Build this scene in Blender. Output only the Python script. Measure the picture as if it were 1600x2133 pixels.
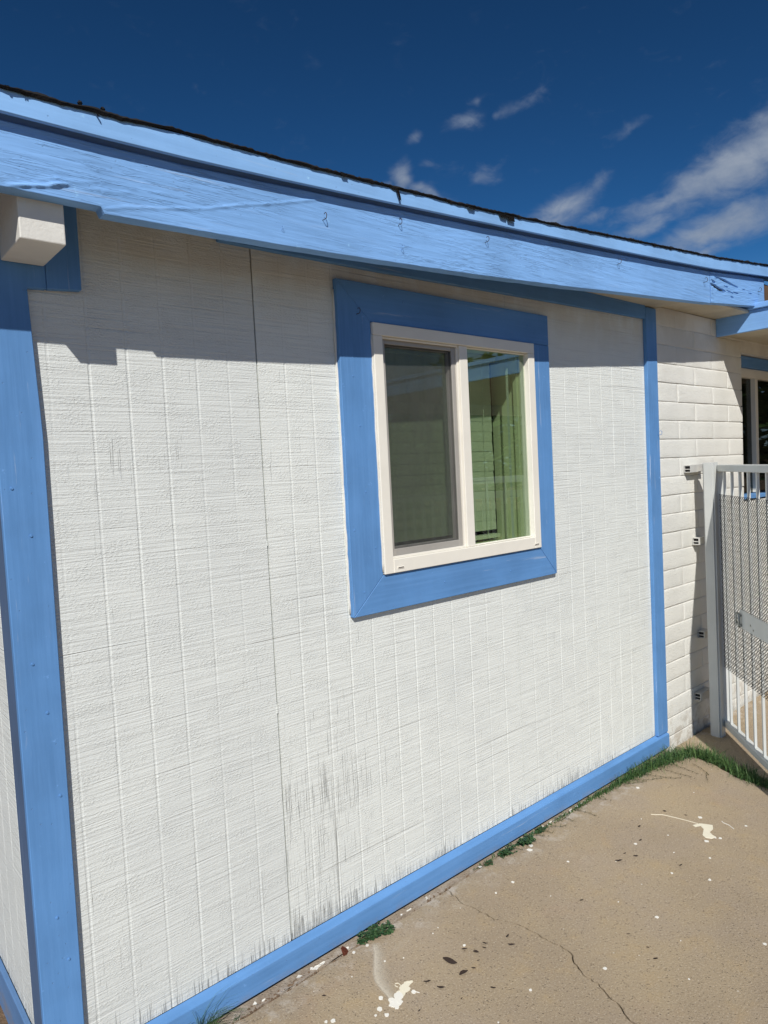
import bpy, bmesh, math, random
from mathutils import Vector, Matrix, noise
R = math.radians
rnd = random.Random(7)
for o in list(bpy.data.objects):
    bpy.data.objects.remove(o)
SC = bpy.context.scene
COL = SC.collection

# ------------------------------------------------------------------ camera, sky, sun, exposure
CAM_POS = Vector((0.0, -1.9, 1.609))
AZ, PITCH, ROLL = 0.70781, -0.05473, -0.05108
fwd = Vector((math.sin(AZ)*math.cos(PITCH), math.cos(AZ)*math.cos(PITCH), math.sin(PITCH)))
r0 = Vector((math.cos(AZ), -math.sin(AZ), 0)); u0 = r0.cross(fwd)
rgt = r0*math.cos(ROLL) + u0*math.sin(ROLL)
upv = -r0*math.sin(ROLL) + u0*math.cos(ROLL)
cd = bpy.data.cameras.new('camera')
cam = bpy.data.objects.new('camera', cd); COL.objects.link(cam)
cam.matrix_world = Matrix((
    (rgt.x, upv.x, -fwd.x, CAM_POS.x), (rgt.y, upv.y, -fwd.y, CAM_POS.y),
    (rgt.z, upv.z, -fwd.z, CAM_POS.z), (0, 0, 0, 1)))
cd.sensor_fit = 'HORIZONTAL'; cd.sensor_width = 36; cd.lens = 32.468
cd.clip_start = 0.02; cd.clip_end = 2000
SC.camera = cam

SUN_EL, SUN_AZ = 40.6, 40.2            # the light travels towards this azimuth (from +Y to +X)
sdir = Vector((math.sin(R(SUN_AZ))*math.cos(R(SUN_EL)), math.cos(R(SUN_AZ))*math.cos(R(SUN_EL)), -math.sin(R(SUN_EL))))
sl = bpy.data.lights.new('sun', 'SUN'); sl.energy = 4.4; sl.angle = R(0.53); sl.color = (1.0, 0.955, 0.89)
so = bpy.data.objects.new('sun', sl); COL.objects.link(so)
so.rotation_euler = sdir.to_track_quat('-Z', 'Y').to_euler(); so.location = (-6, -8, 9)

W = bpy.data.worlds.new('World'); SC.world = W; W.use_nodes = True
nt = W.node_tree; nt.nodes.clear()
def wn(t, **k):
    n = nt.nodes.new(t)
    for a, v in k.items(): setattr(n, a, v)
    return n
def wm(op, a, b=None, c=None):
    n = wn('ShaderNodeMath', operation=op)
    for i, v in enumerate((a, b, c)):
        if v is None: continue
        if isinstance(v, (int, float)): n.inputs[i].default_value = v
        else: nt.links.new(v, n.inputs[i])
    return n.outputs[0]
sky = wn('ShaderNodeTexSky', sky_type='NISHITA'); sky.sun_disc = False
sky.sun_elevation = R(SUN_EL); sky.sun_rotation = R(SUN_AZ+180)
sky.altitude = 900; sky.air_density = 0.75; sky.dust_density = 0.0; sky.ozone_density = 6.0
tint = wn('ShaderNodeMix', data_type='RGBA', blend_type='MULTIPLY'); tint.inputs[0].default_value = 1
tint.inputs[7].default_value = (0.245, 0.44, 0.39, 1)
gam = wn('ShaderNodeGamma'); gam.inputs[1].default_value = 1.5
nt.links.new(sky.outputs[0], gam.inputs[0]); nt.links.new(gam.outputs[0], tint.inputs[6])
tc = wn('ShaderNodeTexCoord'); sep = wn('ShaderNodeSeparateXYZ'); nt.links.new(tc.outputs['Generated'], sep.inputs[0])
az = wm('MULTIPLY', wm('ARCTAN2', sep.outputs[0], sep.outputs[1]), 57.29578)
el = wm('MULTIPLY', wm('ARCSINE', sep.outputs[2]), 57.29578)
def wnoise(scale, detail, rough, sx=1, sy=1, sz=1, dist=0.0):
    mp = wn('ShaderNodeMapping'); mp.inputs['Scale'].default_value = (sx, sy, sz)
    nt.links.new(tc.outputs['Generated'], mp.inputs[0])
    n = wn('ShaderNodeTexNoise'); nt.links.new(mp.outputs[0], n.inputs['Vector'])
    n.inputs['Scale'].default_value = scale; n.inputs['Detail'].default_value = detail
    n.inputs['Roughness'].default_value = rough; n.inputs['Distortion'].default_value = dist
    return n.outputs[0]
w1 = wnoise(9, 4, 0.55); w2 = wnoise(9.7, 4, 0.55, 1.1, 0.9, 1.3)
fb = wnoise(26, 7, 0.62, 1, 1, 2.0, 0.4)
fb2 = wnoise(11, 5, 0.6, 1, 1, 1.6, 0.3)
azw = wm('ADD', az, wm('MULTIPLY', wm('SUBTRACT', w1, 0.5), 4.0))
elw = wm('ADD', el, wm('MULTIPLY', wm('SUBTRACT', w2, 0.5), 3.0))
# (azimuth, elevation, half width, half height, tilt, strength) of every cloud seen over the roof
CLOUDS = [(68.0, 19.6, 4.4, 1.6, 16, 1.0), (64.0, 18.7, 2.8, .75, 18, .72), (71.5, 20.6, 4.0, 1.8, 10, 1.0),
          (67.0, 16.1, 4.6, 1.2, 12, .98), (71.5, 17.0, 4.2, 1.2, 8, .9), (61.5, 16.9, 3.0, .55, 14, .7), (65, 14.2, 3.5, .6, 10, .75),
          (56.0, 19.2, 2.0, 1.0, 22, .85), (54.6, 18.2, 2.0, .7, 10, .75), (58.2, 20.6, 1.0, .6, 40, .55), (58, 18.0, 1.4, .5, 5, .5),
          (49.3, 25.6, 1.4, .55, 8, .70), (53.0, 26.0, 1.0, .5, 20, .47), (54.2, 26.8, 1.2, .5, 25, .42), (51.9, 25.7, .4, .35, 0, .45),
          (44.7, 24.7, .8, .38, 15, .47), (43.6, 22.3, 1.0, .75, -25, .8), (45.8, 21.1, 1.5, .45, -10, .7), (42, 21.8, .8, .4, 0, .5),
          (50.1, 22.1, 1.4, .5, 0, .46), (46.2, 23.0, .8, .3, 0, .38), (49.8, 26.9, .5, .3, 0, .36), (61.2, 24.0, 1.6, .3, 25, .32), (62.5, 18.2, 5.0, 1.1, 14, .5)]
tot = None
for a, e, hw, hh, t, s in CLOUDS:
    da, de = wm('SUBTRACT', azw, a), wm('SUBTRACT', elw, e)
    c, sn = math.cos(R(t)), math.sin(R(t))
    p = wm('DIVIDE', wm('ADD', wm('MULTIPLY', da, c), wm('MULTIPLY', de, sn)), hw)
    q = wm('DIVIDE', wm('SUBTRACT', wm('MULTIPLY', de, c), wm('MULTIPLY', da, sn)), hh)
    g = wm('MULTIPLY', wm('EXPONENT', wm('MULTIPLY', wm('ADD', wm('MULTIPLY', p, p), wm('MULTIPLY', q, q)), -0.8)), s)
    tot = g if tot is None else wm('MAXIMUM', tot, g)
# the same kind of thin cloud goes on round the rest of the horizon
far = wm('MULTIPLY', wm('GREATER_THAN', wm('ABSOLUTE', wm('SUBTRACT', az, 42)), 42),
         wm('EXPONENT', wm('MULTIPLY', wm('POWER', wm('DIVIDE', wm('SUBTRACT', el, 13), 11), 2.0), -1)))
tot = wm('MAXIMUM', tot, wm('MULTIPLY', far, wm('MULTIPLY', fb2, 1.15)))
den = wm('ADD', tot, wm('MULTIPLY', wm('SUBTRACT', fb, 0.5), 1.0))
mr = wn('ShaderNodeMapRange', interpolation_type='SMOOTHSTEP'); nt.links.new(den, mr.inputs[0])
mr.inputs[1].default_value = 0.08; mr.inputs[2].default_value = 1.28
mask = wm('MULTIPLY', mr.outputs[0], 0.95)
cc = wn('ShaderNodeMix', data_type='RGBA'); nt.links.new(wm('MULTIPLY', wm('SUBTRACT', fb2, 0.2), 1.3), cc.inputs[0])
SKY_S = 0.088
cc.inputs[6].default_value = (.17/SKY_S, .23/SKY_S, .34/SKY_S, 1); cc.inputs[7].default_value = (.46/SKY_S, .50/SKY_S, .55/SKY_S, 1)
mixc = wn('ShaderNodeMix', data_type='RGBA'); nt.links.new(mask, mixc.inputs[0])
hz = wn('ShaderNodeMapRange', interpolation_type='SMOOTHSTEP'); nt.links.new(el, hz.inputs[0])
for i_, v_ in enumerate((-2.0, 15.0, 0.85, 0.0)): hz.inputs[i_+1].default_value = v_
pale = wn('ShaderNodeMix', data_type='RGBA'); nt.links.new(hz.outputs[0], pale.inputs[0])
nt.links.new(tint.outputs[2], pale.inputs[6]); pale.inputs[7].default_value = (.36/SKY_S, .43/SKY_S, .52/SKY_S, 1)
nt.links.new(pale.outputs[2], mixc.inputs[6]); nt.links.new(cc.outputs[2], mixc.inputs[7])
bg = wn('ShaderNodeBackground'); bg.inputs[1].default_value = SKY_S
nt.links.new(mixc.outputs[2], bg.inputs[0])
wo = wn('ShaderNodeOutputWorld'); nt.links.new(bg.outputs[0], wo.inputs[0])

vs = SC.view_settings
SC.display_settings.display_device = 'sRGB'
vs.view_transform = 'Standard'; vs.look = 'None'; vs.exposure = 0.0; vs.gamma = 1.0; vs.use_curve_mapping = False
SC.render.engine = 'CYCLES'
SC.cycles.max_bounces = 8; SC.cycles.transparent_max_bounces = 16

# ------------------------------------------------------------------ materials
class NB:
    def __init__(s, name, rough=0.6, spec=0.3):
        s.m = bpy.data.materials.new(name); s.m.use_nodes = True
        s.t = s.m.node_tree; s.t.nodes.clear()
        s.b = s.n('ShaderNodeBsdfPrincipled'); s.b.inputs['Roughness'].default_value = rough
        s.b.inputs['Specular IOR Level'].default_value = spec
        s.o = s.n('ShaderNodeOutputMaterial'); s.t.links.new(s.b.outputs[0], s.o.inputs[0])
        s.g = s.n('ShaderNodeNewGeometry'); s.P = s.g.outputs['Position']
        sp = s.n('ShaderNodeSeparateXYZ'); s.t.links.new(s.P, sp.inputs[0]); s.x, s.y, s.z = sp.outputs
    def n(s, t, **k):
        q = s.t.nodes.new(t)
        for a, v in k.items(): setattr(q, a, v)
        return q
    def link(s, a, b): s.t.links.new(a, b)
    def m_(s, op, a, b=None, c=None, clamp=False):
        q = s.n('ShaderNodeMath', operation=op); q.use_clamp = clamp
        for i, v in enumerate((a, b, c)):
            if v is None: continue
            if isinstance(v, (int, float)): q.inputs[i].default_value = v
            else: s.link(v, q.inputs[i])
        return q.outputs[0]
    def vec(s, sx, sy, sz, src=None, loc=(0, 0, 0)):
        mp = s.n('ShaderNodeMapping'); mp.inputs['Scale'].default_value = (sx, sy, sz); mp.inputs['Location'].default_value = loc
        s.link(src or s.P, mp.inputs[0]); return mp.outputs[0]
    def noise(s, v, scale=1.0, detail=3, rough=0.55, dist=0.0):
        q = s.n('ShaderNodeTexNoise'); s.link(v, q.inputs['Vector'])
        q.inputs['Scale'].default_value = scale; q.inputs['Detail'].default_value = detail
        q.inputs['Roughness'].default_value = rough; q.inputs['Distortion'].default_value = dist
        return q.outputs[0]
    def voro(s, v, scale=1.0, feature='F1'):
        q = s.n('ShaderNodeTexVoronoi', feature=feature); s.link(v, q.inputs['Vector']); q.inputs['Scale'].default_value = scale
        return q.outputs['Distance']
    def step(s, v, a, b, lo=0.0, hi=1.0):
        q = s.n('ShaderNodeMapRange', interpolation_type='SMOOTHSTEP'); s.link(v, q.inputs[0])
        for i, w in enumerate((a, b, lo, hi)): q.inputs[i+1].default_value = w
        return q.outputs[0]
    def mix(s, f, a, b, mode='MIX'):
        q = s.n('ShaderNodeMix', data_type='RGBA', blend_type=mode)
        if isinstance(f, (int, float)): q.inputs[0].default_value = f
        else: s.link(f, q.inputs[0])
        for i, v in ((6, a), (7, b)):
            if isinstance(v, tuple): q.inputs[i].default_value = (*v, 1)
            else: s.link(v, q.inputs[i])
        return q.outputs[2]
    def col(s, c):
        if isinstance(c, tuple): s.b.inputs['Base Color'].default_value = (*c, 1)
        else: s.link(c, s.b.inputs['Base Color'])
    def bump(s, h, dist=0.002, strength=1.0):
        q = s.n('ShaderNodeBump'); q.inputs['Distance'].default_value = dist; q.inputs['Strength'].default_value = strength
        s.link(h, q.inputs['Height']); s.link(q.outputs[0], s.b.inputs['Normal'])

def mat_siding():
    s = NB('rough_sawn_white_paint', 0.75, 0.2)
    h = s.m_('ADD', s.x, s.y)
    cv = s.n('ShaderNodeCombineXYZ'); s.link(h, cv.inputs[0]); s.link(s.z, cv.inputs[2]); hv = cv.outputs[0]
    lines = s.noise(s.vec(2.6, 1, 140, hv), 1, 3, 0.65)
    lines2 = s.noise(s.vec(1.0, 1, 46, hv), 1, 3, 0.6)
    lstrong = s.step(lines2, 0.60, 0.72)
    patch = s.step(s.noise(s.vec(9, 1, 17, hv), 1, 4, 0.65), 0.40, 0.66)
    blister = s.step(s.noise(s.vec(115, 1, 235, hv), 1, 3, 0.6, 0.4), 0.40, 0.68)
    checks = s.noise(s.vec(400, 1, 4.5, hv), 1, 3, 0.6)
    region = s.noise(s.vec(3.2, 1, 1.6, hv), 1, 3, 0.6)
    # weathering: splits from the foot of the sheets upwards, worst just right of the first seam
    foot = s.step(s.z, 0.085, 0.20, 1, 0)
    seam = s.m_('MULTIPLY', s.step(h, 1.11, 1.15), s.step(h, 1.20, 1.95, 1, 0))
    low = s.m_('MULTIPLY', seam, s.m_('MULTIPLY', s.step(s.z, 1.05, 0.45), s.step(s.z, 0.10, 0.25, 0.7, 1)))
    thr = s.m_('ADD', s.m_('MULTIPLY', foot, 0.175), s.m_('ADD', s.m_('MULTIPLY', low, 0.118), s.m_('MULTIPLY', s.m_('SUBTRACT', region, 0.5), 0.30)))
    crack = s.step(s.m_('ADD', checks, thr), 0.70, 0.77)
    dirt = s.step(s.noise(s.vec(1.7, 1, 2.2, hv), 1, 5, 0.65), 0.45, 0.75)
    eave = s.m_('MULTIPLY', s.step(s.z, 2.10, 2.36), s.step(s.noise(s.vec(6, 1, 3, hv), 1, 4, 0.6), 0.30, 0.62))  # slight brown dirt plus shade under the eave, both painted into the colour
    c = s.mix(dirt, (0.735, 0.765, 0.735), (0.675, 0.705, 0.685))
    c = s.mix(s.m_('MULTIPLY', s.step(h, 1.139, 1.133), s.step(s.noise(s.vec(2.2, 1, 1.4, hv), 1, 4, 0.6), 0.30, 0.62, 0.10, 0.60)), c, (0.62, 0.65, 0.64))  # left sheet greyed: shade of its rough texture put into the colour
    c = s.mix(s.m_('MULTIPLY', s.step(lines, 0.50, 0.34), 0.20), c, (0.45, 0.47, 0.46))
    c = s.mix(s.m_('MULTIPLY', blister, 0.18), c, (0.80, 0.81, 0.78))
    c = s.mix(s.m_('MULTIPLY', lstrong, 0.16), c, (0.42, 0.43, 0.42))
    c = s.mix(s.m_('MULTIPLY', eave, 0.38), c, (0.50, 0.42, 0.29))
    fine = s.step(s.noise(s.vec(190, 1, 10, hv, (3, 0, 0)), 1, 2, 0.6), 0.58, 0.70)
    c = s.mix(s.m_('MULTIPLY', fine, s.m_('MULTIPLY', low, 0.22)), c, (0.35, 0.36, 0.33))
    c = s.mix(s.m_('MULTIPLY', crack, 0.50), c, (0.17, 0.17, 0.155))
    gd_ = s.m_('MULTIPLY', s.m_('MULTIPLY', s.step(s.m_('ABSOLUTE', s.m_('SUBTRACT', h, 1.336)), 0.002, 0.007, 1, 0), s.step(s.z, 0.62, 0.30)), s.step(s.noise(s.vec(40, 1, 6, hv), 1, 3, 0.6), 0.35, 0.6))
    c = s.mix(s.m_('MULTIPLY', gd_, 0.5), c, (0.24, 0.24, 0.22))
    s.col(c)
    hgt = s.m_('ADD', s.m_('MULTIPLY', s.m_('SUBTRACT', lines, 0.5), s.m_('ADD', 1.35, s.m_('MULTIPLY', patch, -0.60))), s.m_('MULTIPLY', blister, s.m_('ADD', 0.10, s.m_('MULTIPLY', patch, 0.26))))
    hgt = s.m_('SUBTRACT', hgt, s.m_('ADD', s.m_('MULTIPLY', lstrong, 0.45), s.m_('MULTIPLY', crack, 0.8)))
    s.bump(hgt, 0.0028, 1.0)
    return s.m

def mat_blue(name, base, wear, along='z', peel=0.0):
    s = NB(name, 0.64, 0.22)
    sc = {'z': (45, 45, 2.2), 'x': (1.6, 30, 45), 'y': (30, 1.6, 45)}[along]
    grain = s.noise(s.vec(*sc), 1, 4, 0.6)
    broad = s.noise(s.vec(1.3, 1.3, 1.3), 2.2, 4, 0.6)
    brush = s.step(s.noise(s.vec(*[a*2.2 for a in sc]), 1, 2, 0.5), 0.35, 0.75)
    c = s.mix(s.step(broad, 0.35, 0.7), tuple(a*1.05 for a in base), tuple(a*0.86 for a in base))
    fade = s.step(s.noise(s.vec(*[a*0.28 for a in sc]), 1, 4, 0.65), 0.46, 0.72)
    c = s.mix(s.m_('MULTIPLY', fade, 0.30), c, tuple(min(1, a*1.25+0.035) for a in base))
    c = s.mix(s.m_('MULTIPLY', brush, 0.24), c, tuple(min(1, a*1.22+0.02) for a in base))
    chip = s.step(s.noise(s.vec(*[a*0.45 for a in sc]), 2.3, 5, 0.7), 0.61, 0.70)
    c = s.mix(s.m_('MULTIPLY', chip, wear), c, (0.50, 0.58, 0.70))
    speck = s.step(s.voro(s.vec(1, 1, 1), 38), 0.05, 0.075, 1, 0)
    c = s.mix(s.m_('MULTIPLY', speck, 0.30), c, (0.16, 0.24, 0.40))
    splash = s.m_('MULTIPLY', s.step(s.z, 0.055, 0.0), s.step(s.noise(s.vec(14, 14, 26), 1, 5, 0.7), 0.40, 0.62))
    c = s.mix(s.m_('MULTIPLY', splash, 0.55), c, (0.26, 0.22, 0.18))
    scuff = s.step(s.noise(s.vec(1, 1, 1, None, (4, 2, 7)), 26, 5, 0.7), 0.66, 0.72)
    c = s.mix(s.m_('MULTIPLY', scuff, 0.45), c, tuple(min(1, a*1.5+0.06) for a in base))
    s.col(c)
    h = s.m_('ADD', s.m_('MULTIPLY', grain, 0.5), s.m_('MULTIPLY', speck, -0.5))
    if peel:
        rv = s.vec(4.0, 50, 70)
        ridge = s.m_('ABSOLUTE', s.m_('SUBTRACT', s.noise(rv, 1, 4, 0.6, 0.1), 0.5))
        rmask = s.step(s.noise(s.vec(2.2, 2, 7), 1, 3, 0.55), 0.42, 0.66)
        rr = s.m_('MULTIPLY', s.step(ridge, 0.0, 0.035, 1, 0), rmask)
        h = s.m_('ADD', h, s.m_('MULTIPLY', rr, peel))
        h = s.m_('ADD', h, s.m_('MULTIPLY', s.noise(s.vec(9, 60, 150), 1, 4, 0.65), 0.5))
    s.bump(h, 0.0022, 0.8)
    return s.m

def mat_plain(name, c, rough=0.5, spec=0.3, bscale=60, bdist=0.0008, var=0.12, metal=0.0):
    s = NB(name, rough, spec); s.b.inputs['Metallic'].default_value = metal
    n1 = s.noise(s.P, bscale, 4, 0.6); n2 = s.noise(s.P, 5, 4, 0.6)
    s.col(s.mix(s.step(n2, 0.3, 0.7), c, tuple(a*(1-var) for a in c)))
    s.bump(n1, bdist, 0.7)
    return s.m

def mat_block():
    s = NB('painted_slump_block', 0.7, 0.25)
    n1 = s.noise(s.P, 70, 5, 0.65); n2 = s.noise(s.P, 3, 4, 0.6); pit = s.step(s.voro(s.P, 55), 0.06, 0.12, 1, 0)
    sel = s.step(s.noise(s.P, 9, 3, 0.5), 0.55, 0.68)
    c = s.mix(s.step(n2, 0.35, 0.7), (0.785, 0.785, 0.735), (0.72, 0.722, 0.675))
    c = s.mix(s.m_('MULTIPLY', s.m_('MULTIPLY', pit, sel), 0.75), c, (0.25, 0.23, 0.19))
    top = s.m_('MULTIPLY', s.step(s.z, 2.0, 2.4), 0.35)
    c = s.mix(s.m_('MULTIPLY', top, s.step(n2, 0.3, 0.6)), c, (0.52, 0.45, 0.32))
    footm = s.m_('MULTIPLY', s.step(s.z, 0.30, 0.0), s.step(s.noise(s.P, 18, 5, 0.7), 0.44, 0.60))
    c = s.mix(s.m_('MULTIPLY', footm, 0.6), c, (0.40, 0.34, 0.26))
    s.col(c)
    s.bump(s.m_('SUBTRACT', s.m_('ADD', n1, s.m_('MULTIPLY', s.step(s.noise(s.P, 150, 3, 0.6), 0.5, 0.7), 0.5)), s.m_('MULTIPLY', pit, 0.6)), 0.0028, 0.8)
    return s.m

def mat_concrete(name='concrete', base=(0.392, 0.312, 0.208)):
    s = NB(name, 0.85, 0.2)
    big = s.noise(s.P, 1.6, 5, 0.6); mid = s.noise(s.P, 9, 5, 0.65); sand = s.noise(s.P, 150, 4, 0.75)
    pit = s.step(s.voro(s.P, 105), 0.15, 0.30, 1, 0); psel = s.step(s.noise(s.P, 60, 2, 0.5), 0.47, 0.56)
    c = s.mix(s.step(big, 0.35, 0.68), base, (base[0]*0.84, base[1]*0.84, base[2]*0.88))
    c = s.mix(s.m_('MULTIPLY', s.step(mid, 0.5, 0.72), 0.45), c, (base[0]*1.10, base[1]*1.02, base[2]*0.84))
    red = s.step(s.noise(s.P, 2.7, 4, 0.6), 0.58, 0.75)
    c = s.mix(s.m_('MULTIPLY', red, 0.35), c, (0.40, 0.27, 0.19))
    mauve = s.step(s.noise(s.vec(1, 1, 1, None, (2, 8, 0)), 2.2, 5, 0.65), 0.45, 0.66)
    c = s.mix(s.m_('MULTIPLY', mauve, 0.55), c, (0.355, 0.290, 0.225))
    pale = s.step(s.noise(s.vec(1, 1, 1, None, (5, 3, 0)), 3.5, 5, 0.7), 0.60, 0.80)
    c = s.mix(s.m_('MULTIPLY', pale, 0.30), c, (0.56, 0.50, 0.42))
    c = s.mix(s.step(sand, 0.54, 0.68, 0, 0.50), c, (0.19, 0.14, 0.10))
    c = s.mix(s.step(sand, 0.46, 0.32, 0, 0.50), c, (0.66, 0.58, 0.46))
    c = s.mix(s.m_('MULTIPLY', s.m_('MULTIPLY', pit, psel), 0.34), c, (0.13, 0.10, 0.08))
    white = s.m_('MULTIPLY', s.step(s.voro(s.vec(1, 1, 1, None, (9, 1, 0)), 17), 0.035, 0.06, 1, 0), s.step(s.noise(s.P, 6, 2, 0.5), 0.5, 0.6))
    c = s.mix(s.m_('MULTIPLY', white, 0.75), c, (0.74, 0.70, 0.62))
    edge = s.m_('MULTIPLY', s.step(s.y, -0.20, -0.06), s.step(s.noise(s.P, 12, 5, 0.7), 0.48, 0.66))
    c = s.mix(s.m_('MULTIPLY', edge, 0.5), c, (0.60, 0.56, 0.50))
    s.col(c)
    s.bump(s.m_('SUBTRACT', s.m_('ADD', sand, s.m_('MULTIPLY', mid, 0.5)), s.m_('MULTIPLY', s.m_('MULTIPLY', pit, psel), 0.7)), 0.0036, 0.9)
    return s.m

def mat_dirt():
    s = NB('dry_dirt', 0.95, 0.1)
    a = s.noise(s.P, 14, 6, 0.7); b = s.noise(s.P, 120, 4, 0.7)
    c = s.mix(s.step(a, 0.35, 0.68), (0.25, 0.175, 0.115), (0.15, 0.10, 0.065))
    c = s.mix(s.step(b, 0.52, 0.7, 0, 0.6), c, (0.36, 0.28, 0.20))
    s.col(c); s.bump(s.m_('ADD', a, b), 0.012, 0.8)
    return s.m

def mat_rot(base):
    s = mat_blue_rot = NB('split_beam_end_paint', 0.5, 0.3)
    at = s.n('ShaderNodeAttribute', attribute_name='rot')
    grain = s.noise(s.vec(8, 40, 90), 1, 4, 0.65)
    wood = s.mix(s.step(grain, 0.35, 0.65), (0.035, 0.028, 0.024), (0.10, 0.075, 0.06))
    c = s.mix(s.step(s.m_('ADD', at.outputs['Fac'], s.m_('MULTIPLY', s.m_('SUBTRACT', grain, 0.5), 0.5)), 0.40, 0.52), base, wood)
    s.col(c); s.bump(s.m_('ADD', grain, s.noise(s.vec(3, 30, 50), 1, 3, 0.6)), 0.0025, 0.8)
    return s.m

def mat_glass(name='tinted_window_glass', tint_=(0.735, 0.805, 0.715), k=2.7):
    s = NB(name); t = s.t
    tr = s.n('ShaderNodeBsdfTransparent'); tr.inputs[0].default_value = (*tint_, 1)
    gl = s.n('ShaderNodeBsdfGlossy'); gl.inputs['Roughness'].default_value = 0.0; gl.inputs['Color'].default_value = (0.95, 1, 1, 1)
    dt = s.n('ShaderNodeVectorMath', operation='DOT_PRODUCT'); s.link(s.g.outputs['Incoming'], dt.inputs[0]); s.link(s.g.outputs['Normal'], dt.inputs[1])
    fr = s.m_('ADD', 0.045, s.m_('MULTIPLY', 0.955, s.m_('POWER', s.m_('SUBTRACT', 1.0, s.m_('ABSOLUTE', dt.outputs['Value'])), 5.0)))
    mx = s.n('ShaderNodeMixShader'); s.link(s.m_('MULTIPLY', fr, k, None, True), mx.inputs[0])
    wv = s.n('ShaderNodeBump'); wv.inputs['Distance'].default_value = 0.004; wv.inputs['Strength'].default_value = 0.05
    s.link(s.noise(s.P, 3.0, 1, 0.4), wv.inputs['Height']); s.link(wv.outputs[0], gl.inputs['Normal'])
    s.link(tr.outputs[0], mx.inputs[1]); s.link(gl.outputs[0], mx.inputs[2]); s.link(mx.outputs[0], s.o.inputs[0])
    return s.m

def mat_screen():
    s = NB('grey_insect_screen')
    tr = s.n('ShaderNodeBsdfTransparent'); df = s.n('ShaderNodeBsdfDiffuse'); df.inputs[0].default_value = (0.075, 0.078, 0.074, 1)
    mx = s.n('ShaderNodeMixShader')
    d = s.step(s.noise(s.vec(7, 7, 3), 1, 5, 0.65), 0.35, 0.7, 0.47, 0.62)
    s.link(d, mx.inputs[0]); s.link(tr.outputs[0], mx.inputs[1]); s.link(df.outputs[0], mx.inputs[2]); s.link(mx.outputs[0], s.o.inputs[0])
    return s.m

def mat_leafy(name, c1, c2, rough=0.55):
    s = NB(name, rough, 0.3)
    rp = s.n('ShaderNodeAttribute', attribute_name='tone')
    s.col(s.mix(rp.outputs['Fac'], c1, c2))
    return s.m

BEAM_BLUE = (0.210, 0.420, 0.775)
TRIM_BLUE = (0.108, 0.264, 0.545)
M = {}
M['siding'] = mat_siding()
M['trim_v'] = mat_blue('blue_trim_paint', TRIM_BLUE, 0.45, 'z')
M['trim_h'] = mat_blue('blue_trim_paint_lengthwise', TRIM_BLUE, 0.45, 'x')
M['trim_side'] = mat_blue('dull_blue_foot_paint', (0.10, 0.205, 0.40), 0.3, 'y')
M['trim_dark'] = mat_blue('dark_grey_blue_paint', (0.075, 0.125, 0.225), 0.3, 'z')  # darker, greyer blue for the side corner board
M['beam'] = mat_blue('pale_blue_eave_paint', BEAM_BLUE, 0.25, 'x', 0.6)
M['strip'] = mat_blue('pale_blue_fascia_paint', (0.235, 0.455, 0.80), 0.15, 'x')
M['fascia_y'] = mat_blue('pale_blue_porch_paint', BEAM_BLUE, 0.2, 'y')
M['rot'] = mat_rot(BEAM_BLUE)
M['white_wood'] = mat_plain('white_painted_timber', (0.74, 0.73, 0.68), 0.6, 0.3, 50, 0.0025, 0.12)
M['cream'] = mat_plain('cream_vinyl', (0.83, 0.80, 0.715), 0.4, 0.4, 20, 0.0003, 0.06)
M['alu'] = mat_plain('grey_aluminium', (0.44, 0.42, 0.385), 0.5, 0.4, 60, 0.0004, 0.12, 0.2)
M['dark'] = mat_plain('dark_tube_fill', (0.02, 0.02, 0.02), 0.6)
M['block'] = mat_block()
M['mortar'] = mat_plain('painted_mortar', (0.75, 0.735, 0.68), 0.8, 0.2, 60, 0.004, 0.15)
M['concrete'] = mat_concrete()
M['ledge'] = mat_concrete('footing_concrete', (0.40, 0.33, 0.25))
M['dirt'] = mat_dirt()
M['shingle'] = mat_plain('black_asphalt_felt', (0.022, 0.021, 0.021), 0.9, 0.2, 120, 0.004, 0.4)
M['soffit'] = mat_plain('cream_soffit_boards', (0.58, 0.53, 0.42), 0.7, 0.2, 40, 0.002, 0.2)
M['brown'] = mat_plain('bare_brown_timber', (0.16, 0.10, 0.06), 0.8, 0.2, 40, 0.003, 0.3)
M['gate'] = mat_plain('grey_white_gate_paint', (0.60, 0.62, 0.60), 0.45, 0.4, 70, 0.0008, 0.10)
M['mesh'] = mat_plain('weathered_expanded_steel', (0.105, 0.098, 0.085), 0.7, 0.2, 90, 0.0004, 0.35)
M['bracket'] = mat_plain('flaking_white_steel', (0.62, 0.62, 0.59), 0.5, 0.4, 90, 0.002, 0.25)
M['steel'] = mat_plain('zinc_bolt', (0.36, 0.38, 0.36), 0.35, 0.5, 80, 0.0004, 0.2, 0.7)
M['rust'] = mat_plain('rusty_wire', (0.06, 0.035, 0.025), 0.7)
M['glass'] = mat_glass(); M['glass_dark'] = mat_glass('dark_window_glass', (0.45, 0.47, 0.45), 0.8); M['screen'] = mat_screen()
M['blind'] = mat_plain('off_white_blind_slat', (0.76, 0.75, 0.67), 0.5, 0.3, 30, 0.0005, 0.05)
M['plaster'] = mat_plain('pale_reveal_plaster', (0.78, 0.78, 0.60), 0.7, 0.2, 40, 0.001, 0.06)
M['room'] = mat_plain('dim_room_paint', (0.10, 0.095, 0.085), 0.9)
M['grass'] = mat_leafy('green_grass_blades', (0.026, 0.075, 0.022), (0.10, 0.175, 0.05))
M['weed'] = mat_leafy('dark_green_weed_leaf', (0.020, 0.060, 0.024), (0.06, 0.12, 0.045))
M['runner'] = mat_leafy('dull_green_runner', (0.07, 0.085, 0.035), (0.15, 0.14, 0.07))
M['stem'] = mat_plain('brown_green_stem', (0.13, 0.11, 0.055), 0.7)
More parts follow.
